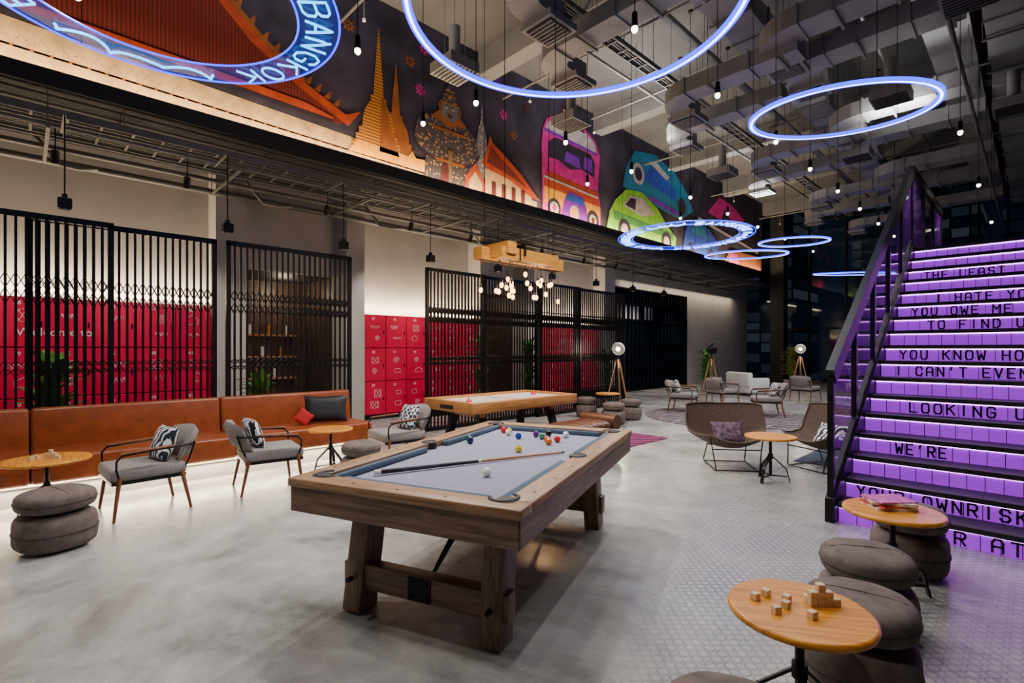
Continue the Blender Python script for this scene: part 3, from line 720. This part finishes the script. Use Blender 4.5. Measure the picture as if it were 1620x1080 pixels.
# ------------------------------------------------------------------ neon rings
G={'B':[[(0,0),(0,1),(.55,1),(.72,.88),(.72,.66),(.55,.54),(0,.54)],[(.55,.54),(.8,.42),(.8,.14),(.6,0),(0,0)]],
'A':[[(0,0),(.4,1),(.8,0)],[(.15,.36),(.65,.36)]],'N':[[(0,0),(0,1),(.75,0),(.75,1)]],
'G':[[(.78,.8),(.6,.98),(.25,.98),(0,.7),(0,.3),(.25,.02),(.6,.02),(.8,.2),(.8,.48),(.45,.48)]],
'K':[[(0,0),(0,1)],[(.7,1),(.02,.45)],[(.2,.6),(.75,0)]],'O':[[(.4+.4*math.cos(t),.5+.5*math.sin(t)) for t in [i*math.pi/8 for i in range(17)]]]}
def ringpts(R,z=0,n=96): return [(R*math.cos(2*math.pi*i/n),R*math.sin(2*math.pi*i/n),z) for i in range(n)]
def cables(b,R,z,tilt,rzz,n=3):
    Rm=Euler((tilt,0,rzz)).to_matrix(); inv=Rm.transposed()
    for k in range(n):
        a=k*2*math.pi/n+.3; p=Rm@Vector((R*math.cos(a),R*math.sin(a),0)); q=Vector((p.x,p.y,CEIL-z-.005)); b.cyl(inv@p,inv@q,.004,m_blk,seg=5)
def plain_ring(x,y,z,R,tilt=0.,rzz=0.):
    b=MB(); b.tube(ringpts(R),.015,m_neonw,closed=True,seg=10)
    n=96
    for (ra,rb,za,zb) in((R+.014,R+.034,-.010,.03),(R-.034,R-.014,-.010,.03)):  # blue halo around the tube, built as glowing side bands
        vs=[]
        for r,zz in((ra,za),(rb,za),(rb,zb),(ra,zb)): vs+=ringpts(r,zz,n)
        fs=[]
        for k in range(4):
            k2=(k+1)%4
            for i in range(n): j=(i+1)%n; fs.append((k*n+i,k*n+j,k2*n+j,k2*n+i))
        b.add(vs,fs,m_neonb,True)
    cables(b,R+.02,z,tilt,rzz)
    b.done("neon_ring_light",(x,y,z),rot=(tilt,0,rzz))
plain_ring(-2.78,3.42,4.5,1.42)
plain_ring(-1.68,7.19,4.48,.97,rad(6),rad(46)); plain_ring(-4.65,15.3,4.55,.86,rad(3),rad(46)); plain_ring(-4.9,23.,4.5,1.3,rad(6),rad(46)); plain_ring(-5.9,15.2,4.35,1.1,rad(4),rad(46))  # third ring on this line stands in for a reflection in the end window
def text_ring(x,y,z,R,w,words,mat,tr=.011,edge=.009):
    b=MB(); n=96
    vs=ringpts(R+.03,.02,n)+ringpts(R-w-.03,.02,n); fs=[(i,(i+1)%n,n+(i+1)%n,n+i) for i in range(n)]; b.add(vs,fs,m_acr)
    for r in(R+.03,R-w-.03): b.tube(ringpts(r,.01),edge,m_neonb,closed=True,seg=6)
    lh=w*.78
    for (a0,a1,word) in words:
        if word=='~':
            P=[]
            for i in range(90):
                t=i/89; a=rad(a0+(a1-a0)*t); rr=R-w/2+lh*.40*math.sin(t*math.pi*7)*(.65+.35*math.sin(t*9+1)); a+=rad(2.6)*math.cos(t*math.pi*7)
                P.append((rr*math.cos(a),rr*math.sin(a),-.01))
            b.tube(P,tr*1.2,mat); continue
        st=(a1-a0)/len(word)
        for i,ch in enumerate(word):
            for s_ in G[ch]:
                P=[]
                for k in range(len(s_)-1):
                    for q in range(4): P.append((s_[k][0]+(s_[k+1][0]-s_[k][0])*q/4,s_[k][1]+(s_[k+1][1]-s_[k][1])*q/4))
                P.append(s_[-1])
                W_=[]
                for gx,gy in P:
                    a=rad(a0+st*(i+.10+gx*.85)); rr=R-w+w*.11+gy*lh; W_.append((rr*math.cos(a),rr*math.sin(a),-.01))
                b.tube(W_,tr,mat,seg=6)
    cables(b,R,z,0,0,4)
    b.done("neon_text_ring_light",(x,y,z))
text_ring(-4.99,.80,4.5,1.37,.29,[(48,138,"BANGKOK"),(146,212,'~'),(220,310,"BANGKOK"),(318,402,'~')],m_neonc)
m_neonl=E("neon_light_blue",(.16,.28,1.),7)
text_ring(-5.67,11.04,4.2,1.47,.27,[(60,130,"BANGKOK"),(138,178,'~'),(186,256,"BANGKOK"),(262,300,'~'),(306,376,"BANGKOK"),(382,416,'~')],m_neonl,.014)

# ------------------------------------------------------------------ pendants
def pend(x,y,z=4.7,E_=100,on=True):
    b=MB(); b.cyl((0,0,.14),(0,0,CEIL-z),.005,m_blk,seg=6); b.cyl((0,0,.02),(0,0,.16),.032,m_blk,r1=.026); b.cyl((0,0,CEIL-z-.03),(0,0,CEIL-z),.05,m_blk)
    b.sup((0,0,0),(.032,.032,.038),m_bulbw,nu=14,nv=8)
    ob=b.done("pendant_spotlight",(x,y,z))
    if on: light('SPOT',"spot_beam",(0,0,-.05),E_*1.42,(1,.94,.87),parent=ob,size=.05,spot=140,blend=.8)
for y,e in((.6,60),(2.4,45),(4.26,50),(6.1,100),(8.1,110),(9.75,110),(11.5,110),(13.3,110),(15.2,110),(17.2,110)): pend(-2.7,y,E_=e)
for y,e in((-.9,160),(2.5,200),(4.1,320),(5.85,200),(7.63,120),(9.8,120),(11.6,120),(13.4,120),(15.4,120),(18,120)): pend(-4.9,y,E_=e)
for y in(.34,3.95,7.62,11.2): pend(-5.85,y,E_=110)
for y,e in((1.2,90),(4.2,80),(9.65,90),(13.,90),(17,90)): pend(-.75,y,4.7,e)
for k in range(9):
    y=.35+1.74*k; z=3.32; b=MB(); b.box((0,0,0),(.13,.13,.13),m_blk,bev=.008,seg=1); b.cyl((0,0,.06),(0,0,4.37-z),.008,m_blk,seg=6); b.cyl((0,0,-.075),(0,0,-.065),.045,m_pot,seg=20); b.box((0,0,.09),(.05,.05,.05),m_blk)
    b.bb(-.7,.02,-.015,.015,4.37-z,4.395-z,m_pipe)
    ob=b.done("hanging_speaker",(-8.0,y,z))
b=MB()
for (x,y,lx,ly,z) in((-.18,0,.22,2.1,.0),(.22,-.25,.2,1.4,-.03),(.0,-.75,.7,.2,.06)):
    b.bb(x-lx/2,x+lx/2,y-ly/2,y+ly/2,z,z+.2,m_boxw); b.bb(x-lx/2-.004,x+lx/2+.004,y-ly/2+.4,y-ly/2+.43,z-.004,z+.204,m_blk); b.bb(x-lx/2+.03,x+lx/2-.03,y-ly/2+.03,y+ly/2-.03,z-.004,z,m_blkp)
for sx,sy in((-.18,-.9),(-.18,.9),(.22,-.8),(.22,.3)): b.cyl((sx,sy,.15),(sx,sy,CEIL-3.15),.006,m_blk,seg=6)
for i in range(24):
    x=random.uniform(-.28,.30);y=random.uniform(-.95,.9) if x<0 else random.uniform(-.9,.4); z=-random.uniform(.2,.62)
    xx=-.18 if x<.02 else .22
    b.tube([(xx,y,.0),(x*.5+xx*.5,y,-.06),(x,y,-.12),(x,y,z+.06)],.004,m_blk,seg=5); b.cyl((x,y,z+.03),(x,y,z+.08),.016,m_blk,seg=10); b.sup((x,y,z-.01),(.034,.034,.048),m_bulb,nu=14,nv=8)
ob=b.done("bulb_cluster_chandelier",(-6.35,6.55,3.12))
for y in(-.6,.3): light('POINT',"chandelier_light",(0,y,-.42),50,(1,.62,.30),parent=ob,size=.15)

# ------------------------------------------------------------------ staircase
m_ris=M("glowing_purple_riser",(.26,.015,.42),.45,var=.2,scale=2.5,emit=(.36,.018,.82),es=.8)  # panel emission stands in for LED strip light falling on the risers
m_rled=E("riser_led_strip",(.74,.24,1.),9)
m_pgl=M("purple_reflection_glass",(.16,.015,.34),.08,alpha=.45)  # purple reflection of the stair light is put into the glass colour
m_text=M("stair_lettering",(.008,.006,.010),.5)
b=MB(); X0,X1=-1.27,1.1; RI,RU,Y0=.183,.265,5.45; NR=17
for k in range(1,NR+1):
    y=Y0+RU*(k-1); z0=RI*(k-1); z1=RI*k
    b.bb(X0,X1,y,y+.03,z0,z1-.03,m_ris)
    dp=RU+.05 if k<NR else .6
    b.bb(X0,X1,y-.05,y-.05+dp,z1-.042,z1,m_blkp)
    b.bb(X0,X1,y-.012,y-.002,z1-.054,z1-.043,m_rled)
    x=X0+.14
    while x<X1: b.bb(x-.0025,x+.0025,y-.003,y,z0,z1-.043,m_text); x+=.118
# blocky signage alphabet drawn as strokes
S={'A':[[(0,0),(0,.75),(.25,1),(.75,1),(1,.75),(1,0)],[(0,.42),(1,.42)]],'C':[[(1,.75),(.8,1),(.2,1),(0,.8),(0,.2),(.2,0),(.8,0),(1,.25)]],
'E':[[(1,1),(0,1),(0,0),(1,0)],[(0,.5),(.8,.5)]],'F':[[(1,1),(0,1),(0,0)],[(0,.5),(.8,.5)]],'D':[[(0,0),(0,1),(.7,1),(1,.75),(1,.25),(.7,0),(0,0)]],
'G':[[(1,.8),(.8,1),(.2,1),(0,.8),(0,.2),(.2,0),(.8,0),(1,.2),(1,.48),(.55,.48)]],'H':[[(0,0),(0,1)],[(1,0),(1,1)],[(0,.5),(1,.5)]],
'I':[[(.5,0),(.5,1)]],'K':[[(0,0),(0,1)],[(1,1),(.05,.48)],[(.35,.62),(1,0)]],'L':[[(0,1),(0,0),(1,0)]],
'M':[[(0,0),(0,1),(.5,.45),(1,1),(1,0)]],'N':[[(0,0),(0,1),(1,0),(1,1)]],'O':[[(.2,0),(0,.2),(0,.8),(.2,1),(.8,1),(1,.8),(1,.2),(.8,0),(.2,0)]],
'P':[[(0,0),(0,1),(.8,1),(1,.85),(1,.6),(.8,.45),(0,.45)]],'R':[[(0,0),(0,1),(.8,1),(1,.85),(1,.62),(.8,.48),(0,.48)],[(.5,.48),(1,0)]],
'S':[[(1,.8),(.8,1),(.2,1),(0,.82),(0,.65),(.2,.52),(.8,.48),(1,.35),(1,.18),(.8,0),(.2,0),(0,.2)]],'T':[[(0,1),(1,1)],[(.5,1),(.5,0)]],
'U':[[(0,1),(0,.2),(.2,0),(.8,0),(1,.2),(1,1)]],'V':[[(0,1),(.5,0),(1,1)]],'W':[[(0,1),(.2,0),(.5,.6),(.8,0),(1,1)]],'Y':[[(0,1),(.5,.5),(1,1)],[(.5,.5),(.5,0)]],"'":[[(.5,1),(.4,.72)]]}
def letter(b,ch,x,y,z,w,h,t):
    for st in S[ch]:
        for i in range(len(st)-1):
            a=Vector((x+st[i][0]*w,y,z+st[i][1]*h)); c=Vector((x+st[i+1][0]*w,y,z+st[i+1][1]*h)); d=(c-a).normalized()*t*.42
            b.beam(a-d,c+d,t,.006,m_text,up=(0,1,0))
txt={1:("ENTER AT",-.90,.11),2:("YOUR OWNRISK",-1.18,.098),4:("WE'RE",-.96,.082),6:("LOOKING UP",-.93,.1),8:("I CAN'T EVEN",-1.13,.093),9:("YOU KNOW HOW",-1.13,.098),11:("TO FIND US",-.93,.098),12:("YOU OWE ME",-1.12,.096),13:("I HATE YOU",-.91,.096),15:("THE LEAST",-1.09,.094)}
for k,(s_,xs,adv) in txt.items():
    y=Y0+RU*(k-1)-.006; z=RI*(k-1)+.020
    for i,ch in enumerate(s_):
        if ch==' ': continue
        w=adv*.56 if ch not in "MW" else adv*.66
        letter(b,ch,xs+adv*i+(adv-w)/2-.02,y,z,w,.098,.0155)
yt=Y0+RU*(NR-1); zt=RI*NR
for x in(X0-.05,X1+.05):
    b.add([(x-.04,Y0-.10,0),(x-.04,Y0+.25,0),(x-.04,yt+.35,zt-.30),(x-.04,yt+.35,zt+.03),(x-.04,yt-.02,zt+.06),(x-.04,Y0-.10,.22),
           (x+.04,Y0-.10,0),(x+.04,Y0+.25,0),(x+.04,yt+.35,zt-.30),(x+.04,yt+.35,zt+.03),(x+.04,yt-.02,zt+.06),(x+.04,Y0-.10,.22)],
          [(0,1,2,3,4,5),(11,10,9,8,7,6),(0,6,7,1),(1,7,8,2),(2,8,9,3),(3,9,10,4),(4,10,11,5),(5,11,6,0)],m_blk)
    HB=1.22
    b.beam((x,Y0-.06,HB+.12),(x,yt+.1,zt+HB+.0),.07,.16,m_blk); b.beam((x,yt+.1,zt+HB),(x,yt+3.6,zt+HB),.07,.14,m_blk)
    b.beam((x,Y0-.02,.32),(x,yt+.1,zt+.18),.04,.04,m_blk)
    for i in range(6):
        yy=Y0-.05+(yt+.1-Y0)*i/5; zb=max(0,(yy-Y0)*RI/RU)
        b.bb(x-.025,x+.025,yy-.03,yy+.03,zb,zb+HB+.12,m_blk)
    for i in range(1,4): yy=yt+.1+1.15*i; b.bb(x-.025,x+.025,yy-.03,yy+.03,zt,zt+HB,m_blk)
    b.add([(x,Y0,.30),(x,yt,zt+.18),(x,yt,zt+HB),(x,Y0,HB+.12)],[(0,1,2,3)],m_pgl)
    b.add([(x,yt,zt),(x,yt+3.5,zt),(x,yt+3.5,zt+HB),(x,yt,zt+HB)],[(0,1,2,3)],m_pgl)
b.bb(X0-.1,X1+.1,yt+.3,yt+3.7,zt-.3,zt-.001,m_blkp)
for x in(X0,X1): b.bb(x-.07,x+.07,yt+3.4,yt+3.54,0,zt-.3,m_blk); b.bb(x-.07,x+.07,yt+.5,yt+.64,0,zt-.3,m_blk)
b.done("staircase")

# ------------------------------------------------------------------ mural
def P2(name,c,var=.25,scale=4): return M(name,c,.8,var=var,scale=scale)
mu={k:P2("mural_"+k,c) for k,c in dict(dred=(.08,.006,.008),orange=(.38,.045,.007),goldd=(.26,.075,.010),cream=(.48,.31,.15),white=(.46,.41,.38),green=(.06,.26,.06),lime=(.20,.52,.02),teal=(.01,.17,.28),blue=(.015,.06,.38),purple=(.16,.01,.34),pink=(.62,.010,.25),yellow=(.74,.30,.01),dark=(.02,.012,.03),grey=(.13,.12,.12),bronze=(.18,.09,.045)).items()}
mu['sky']=M("mural_sky",(.034,.026,.046),.85,var=.75,scale=1.3,detail=9)
mu['red']=stripes("mural_red",(.09,.008,.005),(.19,.015,.007),6,.6,(0,0,0),.5,'Y')
mu['maroon']=stripes("mural_maroon",(.045,.006,.007),(.09,.010,.008),5,.6,(0,0,0),.5,'Y')
mu['gold']=stripes("mural_gold",(.66,.29,.022),(.26,.078,.010),5,1.2,(0,0,0),.62,'Z',False)
mu['armor']=cells("mural_armor",(.44,.25,.09),(.05,.04,.05),13,1.,.16)
mu['tiles']=cells("mural_tiles",(.46,.41,.38),(.16,.15,.18),12,.8,.2)
b=MB()
def mp(pts,m,l): b.poly([(-9.012+.0025*l,p[0],p[1]) for p in pts],mu[m])
def mc(cy,cz,r,m,l,rz_=None,n=24): mp([(cy+r*math.cos(2*math.pi*i/n),cz+(rz_ or r)*math.sin(2*math.pi*i/n)) for i in range(n)],m,l)
b.bb(-9.027,-9.012,-4,25.1,5.07,8.49,mu['sky'])
mp([(-4,5.08),(9.6,5.08),(9.6,5.42),(6.2,5.5),(4.5,5.62),(-4,5.95)],'cream',1)
for i in range(70):
    y=-3.9+i*.19; z=5.62-.004*i; mp([(y,z-.10),(y+.02,z+.02),(y+.05,z+.02),(y+.08,z+.10),(y+.11,z+.02),(y+.14,z+.02),(y+.16,z-.10)],'cream',2)
mp([(-4,5.52),(9.4,5.24),(9.4,5.27),(-4,5.55)],'goldd',2)
mp([(-4,8.49),(.9,8.49),(1.9,7.5),(2.7,6.75),(3.5,6.25),(4.35,5.85),(4.2,5.78),(-4,6.0)],'red',3)
mp([(-4,8.49),(-.5,8.49),(.1,7.9),(.55,7.45),(.5,7.3),(-4,7.45)],'maroon',4)
mp([(-.5,8.49),(-.38,8.49),(.22,7.93),(.8,7.38),(1.1,7.3),(1.15,7.44),(.55,7.34),(.05,7.85)],'orange',5)
mp([(-4,7.45),(.7,7.28),(.7,7.22),(-4,7.38)],'orange',5); mp([(-4,7.38),(.7,7.22),(.75,7.0),(-4,7.1)],'dark',5)
mp([(.9,8.49),(1.06,8.49),(2.0,7.54),(2.82,6.80),(3.58,6.33),(4.35,6.0),(4.65,6.15),(4.4,5.80),(3.5,6.2),(2.7,6.68),(1.9,7.42)],'orange',6)
mp([(1.06,8.49),(1.12,8.49),(2.05,7.60),(2.87,6.86),(3.60,6.39),(3.58,6.33),(2.82,6.80),(2.0,7.54)],'goldd',7)
mp([(-4,6.12),(3.6,5.98),(4.1,5.88),(4.1,5.82),(-4,6.02)],'orange',6); mp([(-4,6.04),(4.1,5.82),(4.1,5.76),(-4,5.96)],'dark',7)
edge=[(1.12,8.46),(2.05,7.57),(2.87,6.83),(3.60,6.36),(4.3,6.05)]
for a_,c_ in zip(edge[:-1],edge[1:]):
    for j in range(4):
        t=j/4; y=a_[0]+(c_[0]-a_[0])*t; z=a_[1]+(c_[1]-a_[1])*t; mp([(y-.02,z-.02),(y+.08,z-.04),(y+.12,z+.14),(y+.04,z+.06)],'goldd',8)
def spire(yc,zb,h,w,m,l):
    pr=[(1,0),(1,.05),(.86,.06),(.86,.11),(.74,.12),(.74,.17),(.62,.18),(.60,.24),(.52,.32),(.36,.38),(.30,.40),(.30,.44),(.20,.45),(.17,.55),(.12,.68),(.07,.82),(.03,.93),(.0,1.)]
    mp([(yc+w*a,zb+h*t) for a,t in pr]+[(yc-w*a,zb+h*t) for a,t in pr[::-1][1:]],m,l)
spire(5.42,5.5,1.9,.50,'goldd',7); spire(5.03,5.45,2.5,.56,'gold',8)
mp([(5.05,5.5),(5.5,5.5),(5.32,6.0),(5.2,6.45),(5.1,6.6)],'goldd',9)
mp([(4.4,5.35),(6.25,5.35),(6.1,5.6),(5.9,5.58),(5.8,5.7),(5.7,5.58),(4.6,5.62)],'yellow',9)
# temple guardian statue
mp([(6.1,5.25),(7.5,5.25),(7.35,5.6),(7.2,6.0),(7.3,6.52),(7.0,6.78),(6.5,6.78),(6.17,6.55),(6.25,6.0),(6.12,5.6)],'armor',10)
mp([(6.17,6.62),(5.95,6.45),(5.85,6.08),(6.0,5.85),(6.45,5.70),(6.75,5.72),(6.75,5.90),(6.35,6.0),(6.25,6.15),(6.4,6.5)],'armor',11)
mp([(7.28,6.62),(7.5,6.45),(7.6,6.1),(7.42,5.85),(7.0,5.70),(6.85,5.74),(6.85,5.92),(7.1,6.02),(7.22,6.15),(7.1,6.5)],'armor',11)
mp([(5.85,6.1),(6.0,5.85),(6.45,5.70),(6.4,5.66),(5.95,5.78),(5.80,6.08)],'dark',10.5); mp([(7.6,6.1),(7.42,5.85),(7.0,5.70),(7.05,5.64),(7.48,5.80),(7.66,6.1)],'dark',10.5)
mp([(6.25,6.6),(6.5,6.80),(7.02,6.80),(7.26,6.6),(6.95,6.56),(6.75,6.46),(6.55,6.56)],'goldd',12)
mp([(6.55,6.74),(6.53,6.98),(6.60,7.06),(6.94,7.06),(7.01,6.98),(6.99,6.74),(6.88,6.62),(6.66,6.62)],'grey',13)
mp([(6.52,7.0),(7.02,7.0),(6.99,7.08),(6.95,7.10),(6.94,7.17),(6.90,7.19),(6.89,7.26),(6.86,7.28),(6.85,7.36),(6.82,7.38),(6.79,7.62),(6.77,7.70),(6.75,7.62),(6.72,7.38),(6.69,7.36),(6.68,7.28),(6.65,7.26),(6.64,7.19),(6.60,7.17),(6.59,7.10),(6.55,7.08)],'armor',14)
mp([(6.50,6.98),(7.04,6.98),(7.04,7.02),(6.50,7.02)],'gold',14.5); mp([(6.60,7.17),(6.94,7.17),(6.94,7.19),(6.60,7.19)],'gold',14.5); mp([(6.65,7.27),(6.89,7.27),(6.89,7.29),(6.65,7.29)],'gold',14.5)
for sg in(-1,1): mp([(6.77+sg*.24,6.72),(6.77+sg*.30,6.80),(6.77+sg*.31,6.98),(6.77+sg*.25,6.94)],'goldd',13.5)
for dy in(-.09,.09): mc(6.77+dy,6.90,.034,'white',14,n=12); mc(6.77+dy,6.90,.018,'dark',15,n=8); mp([(6.77+dy-.06,6.93),(6.77+dy+.06,6.93),(6.77+dy,6.965)],'dark',15)
mp([(6.74,6.88),(6.80,6.88),(6.83,6.80),(6.71,6.80)],'bronze',14); mp([(6.66,6.76),(6.88,6.76),(6.84,6.70),(6.70,6.70)],'dred',14)
for dy in(-.08,.08): mp([(6.77+dy-.012,6.70),(6.77+dy+.012,6.70),(6.77+dy,6.765)],'white',15)
mp([(6.35,5.75),(7.2,5.75),(7.15,5.68),(6.4,5.68)],'goldd',12.5); mp([(6.74,5.1),(6.82,5.1),(6.84,5.98),(6.72,5.98)],'bronze',13); mp([(6.5,5.1),(6.7,5.1),(6.7,5.66),(6.58,5.66)],'dred',12)
mp([(6.3,6.42),(7.2,6.42),(7.15,6.36),(6.36,6.36)],'goldd',12)
spire(7.70,5.6,1.75,.42,'tiles',9); mp([(7.39,5.6),(8.01,5.6),(7.94,6.0),(7.86,6.4),(7.80,6.75),(7.70,6.95),(7.60,6.75),(7.54,6.4),(7.46,6.0)],'tiles',9.5)
mp([(7.8,5.08),(9.5,5.08),(9.3,5.7),(8.1,5.85),(7.8,5.85)],'cream',11)
mp([(7.7,5.95),(7.82,6.2),(7.95,6.65),(8.05,6.5),(8.3,6.38),(9.0,5.98),(9.7,5.45),(9.3,5.50),(8.6,5.75),(7.9,5.85)],'orange',12)
mp([(7.85,6.0),(7.98,6.4),(8.3,6.2),(8.9,5.88),(9.2,5.68),(8.6,5.85)],'red',13)
for i in range(4): mp([(8.0+.33*i,5.1),(8.14+.33*i,5.1),(8.14+.33*i,5.6),(8.0+.33*i,5.6)],'dred',12)
mp([(7.2,5.1),(7.8,5.1),(7.8,5.5),(7.5,5.9),(7.2,5.5)],'orange',12); mp([(7.30,5.1),(7.70,5.1),(7.70,5.45),(7.50,5.7),(7.30,5.45)],'cream',13)
# tuk-tuk taxi
mp([(9.8,5.08),(12.3,5.08),(12.35,5.7),(12.2,6.3),(12.3,7.3),(12.1,7.65),(11.7,7.88),(11.0,7.97),(10.3,7.9),(9.95,7.7),(9.8,7.4),(9.75,7.0)],'pink',12)
mp([(10.0,6.25),(12.0,6.15),(12.05,7.05),(11.85,7.25),(10.3,7.3),(10.0,7.1)],'dark',13)
mp([(9.85,7.35),(12.15,7.28),(12.05,7.6),(11.7,7.78),(11.0,7.88),(10.3,7.8),(10.0,7.62)],'white',13); mp([(9.85,7.35),(12.15,7.28),(12.15,7.36),(9.85,7.44)],'purple',14)
mp([(10.05,6.28),(12.0,6.18),(12.0,6.62),(11.4,6.70),(10.9,6.58),(10.4,6.72),(10.05,6.7)],'pink',13.5); mp([(10.65,6.75),(11.4,6.7),(11.3,7.0),(10.75,7.05)],'purple',14); mp([(11.5,6.75),(11.95,6.72),(11.9,7.1),(11.55,7.12)],'purple',14)
mp([(9.85,5.9),(12.25,5.8),(12.15,6.22),(9.95,6.32)],'orange',14); mp([(9.85,6.12),(12.2,6.02),(12.2,6.08),(9.85,6.18)],'white',15); mp([(9.85,5.5),(12.3,5.4),(12.3,5.82),(9.85,5.92)],'yellow',13.5)
mp([(10.55,5.15),(11.75,5.1),(11.65,5.6),(11.5,5.92),(10.85,5.97),(10.65,5.65)],'purple',15); mp([(10.7,5.72),(11.6,5.68),(11.48,5.86),(10.85,5.9)],'blue',16)
mc(10.25,5.38,.26,'dark',15); mc(10.25,5.38,.18,'white',16); mc(10.25,5.38,.09,'pink',17); mc(11.95,5.35,.28,'dark',15.5); mc(11.95,5.35,.17,'white',16); mc(11.95,5.35,.09,'dred',17); mc(11.1,5.42,.2,'white',16); mc(11.1,5.42,.13,'yellow',17)
mp([(10.45,7.80),(11.55,7.77),(11.40,8.26),(10.6,8.28)],'dred',14)
vs,fs=glyph("TAXI",.36,.001,.004); b.add(vs,fs,mu['white'],T=T4((0,1,0),(0,0,1),(1,0,0),(-8.965,11.0,7.90)))
# colourful traffic
mp([(12.6,5.1),(16.8,5.1),(16.9,5.6),(16.3,5.9),(15.6,6.4),(14.6,6.75),(13.7,6.65),(13.1,6.2),(12.8,5.8)],'lime',11); mp([(13.5,6.1),(13.9,6.5),(14.7,6.55),(15.4,6.15),(14.6,5.95)],'white',12); mp([(13.65,6.15),(13.95,6.42),(14.25,6.44),(14.2,6.08)],'dark',13); mc(13.6,5.35,.35,'dark',12.5); mc(13.6,5.35,.2,'white',13); mc(16.2,5.35,.35,'dark',12.5); mc(16.2,5.35,.2,'white',13); mp([(13.,5.6),(16.7,5.5),(16.7,5.72),(13.,5.85)],'green',12)
mp([(13.5,6.7),(15.,6.5),(17.2,6.3),(18.2,6.8),(17.7,7.4),(16.8,7.9),(15.4,8.2),(14.2,8.0),(13.7,7.4)],'teal',10); mp([(14.6,7.2),(16.8,6.9),(16.9,7.3),(15.2,7.8)],'blue',11); mp([(15.,7.85),(16.2,7.5),(16.4,7.65),(15.5,7.98)],'white',11); mc(14.4,7.3,.35,'white',12); mc(14.4,7.3,.22,'dark',13); mc(17.3,6.8,.3,'dark',12); mp([(15.0,6.6),(17,6.4),(17.1,6.55),(15.1,6.75)],'purple',11)
mp([(17.3,5.1),(20.2,5.1),(20.4,5.9),(19.6,6.3),(18.8,6.5),(17.9,6.4),(17.6,6.0)],'blue',11.5); mp([(18.0,6.0),(19.4,5.95),(19.0,6.35),(18.3,6.35)],'teal',12); mc(18,5.3,.3,'dark',12); mc(19.7,5.3,.3,'dark',12)
mp([(18.6,6.6),(24.6,6.1),(24.6,7.9),(19.2,8.2)],'dark',10); mp([(18.6,6.55),(24.6,6.02),(24.6,6.12),(18.6,6.68)],'white',12.5); mp([(19.4,7.0),(20.6,6.9),(21,7.4),(22,6.8),(23,7.3),(21.8,7.7),(20.5,7.8)],'pink',11); mp([(20.8,5.1),(25,5.1),(25,5.9),(21.5,5.8)],'goldd',11); mp([(21.3,5.1),(22.5,5.1),(22.3,5.7),(21.5,5.7)],'pink',12)
for (y,z,m) in((3.9,8.2,'pink'),(4.4,7.7,'goldd'),(5.75,7.55,'goldd'),(6.1,7.95,'pink'),(6.0,7.05,'pink'),(7.25,7.9,'goldd'),(8.4,7.3,'pink'),(8.75,6.9,'goldd'),(9.2,7.7,'dred'),(8.2,8.1,'purple')):
    r=.09
    for k in range(8): a=k*math.pi/4; mp([(y+r*math.cos(a-.3),z+r*math.sin(a-.3)),(y+r*1.6*math.cos(a),z+r*1.6*math.sin(a)),(y+r*math.cos(a+.3),z+r*math.sin(a+.3))],m,8)
    mc(y,z,r,m,8.5,n=8); mc(y,z,r*.6,'dark',9,n=8); mc(y,z,r*.3,m,9.5,n=8)
b.done("mural")

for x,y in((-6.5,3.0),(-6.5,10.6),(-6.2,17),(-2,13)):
    light('AREA',"added_ceiling_fill",(x,y,6.45),95,(1.,.96,.93),rot=(math.pi,0,0),size=1.0)  # unseen fill lamps added to brighten the ceiling, no fixtures
w=bpy.data.worlds.new("night_world"); sc.world=w; w.use_nodes=True
w.node_tree.nodes["Background"].inputs[0].default_value=(.015,.03,.08,1); w.node_tree.nodes["Background"].inputs[1].default_value=.4

cam=bpy.data.cameras.new("camera"); co=bpy.data.objects.new("camera",cam); sc.collection.objects.link(co)
co.location=(0,0,1.6); co.rotation_euler=(math.pi/2,0,rad(46)); cam.lens=800/1620*36; cam.sensor_width=36; cam.shift_y=12/1620; cam.clip_end=200; cam.clip_start=.05
sc.camera=co
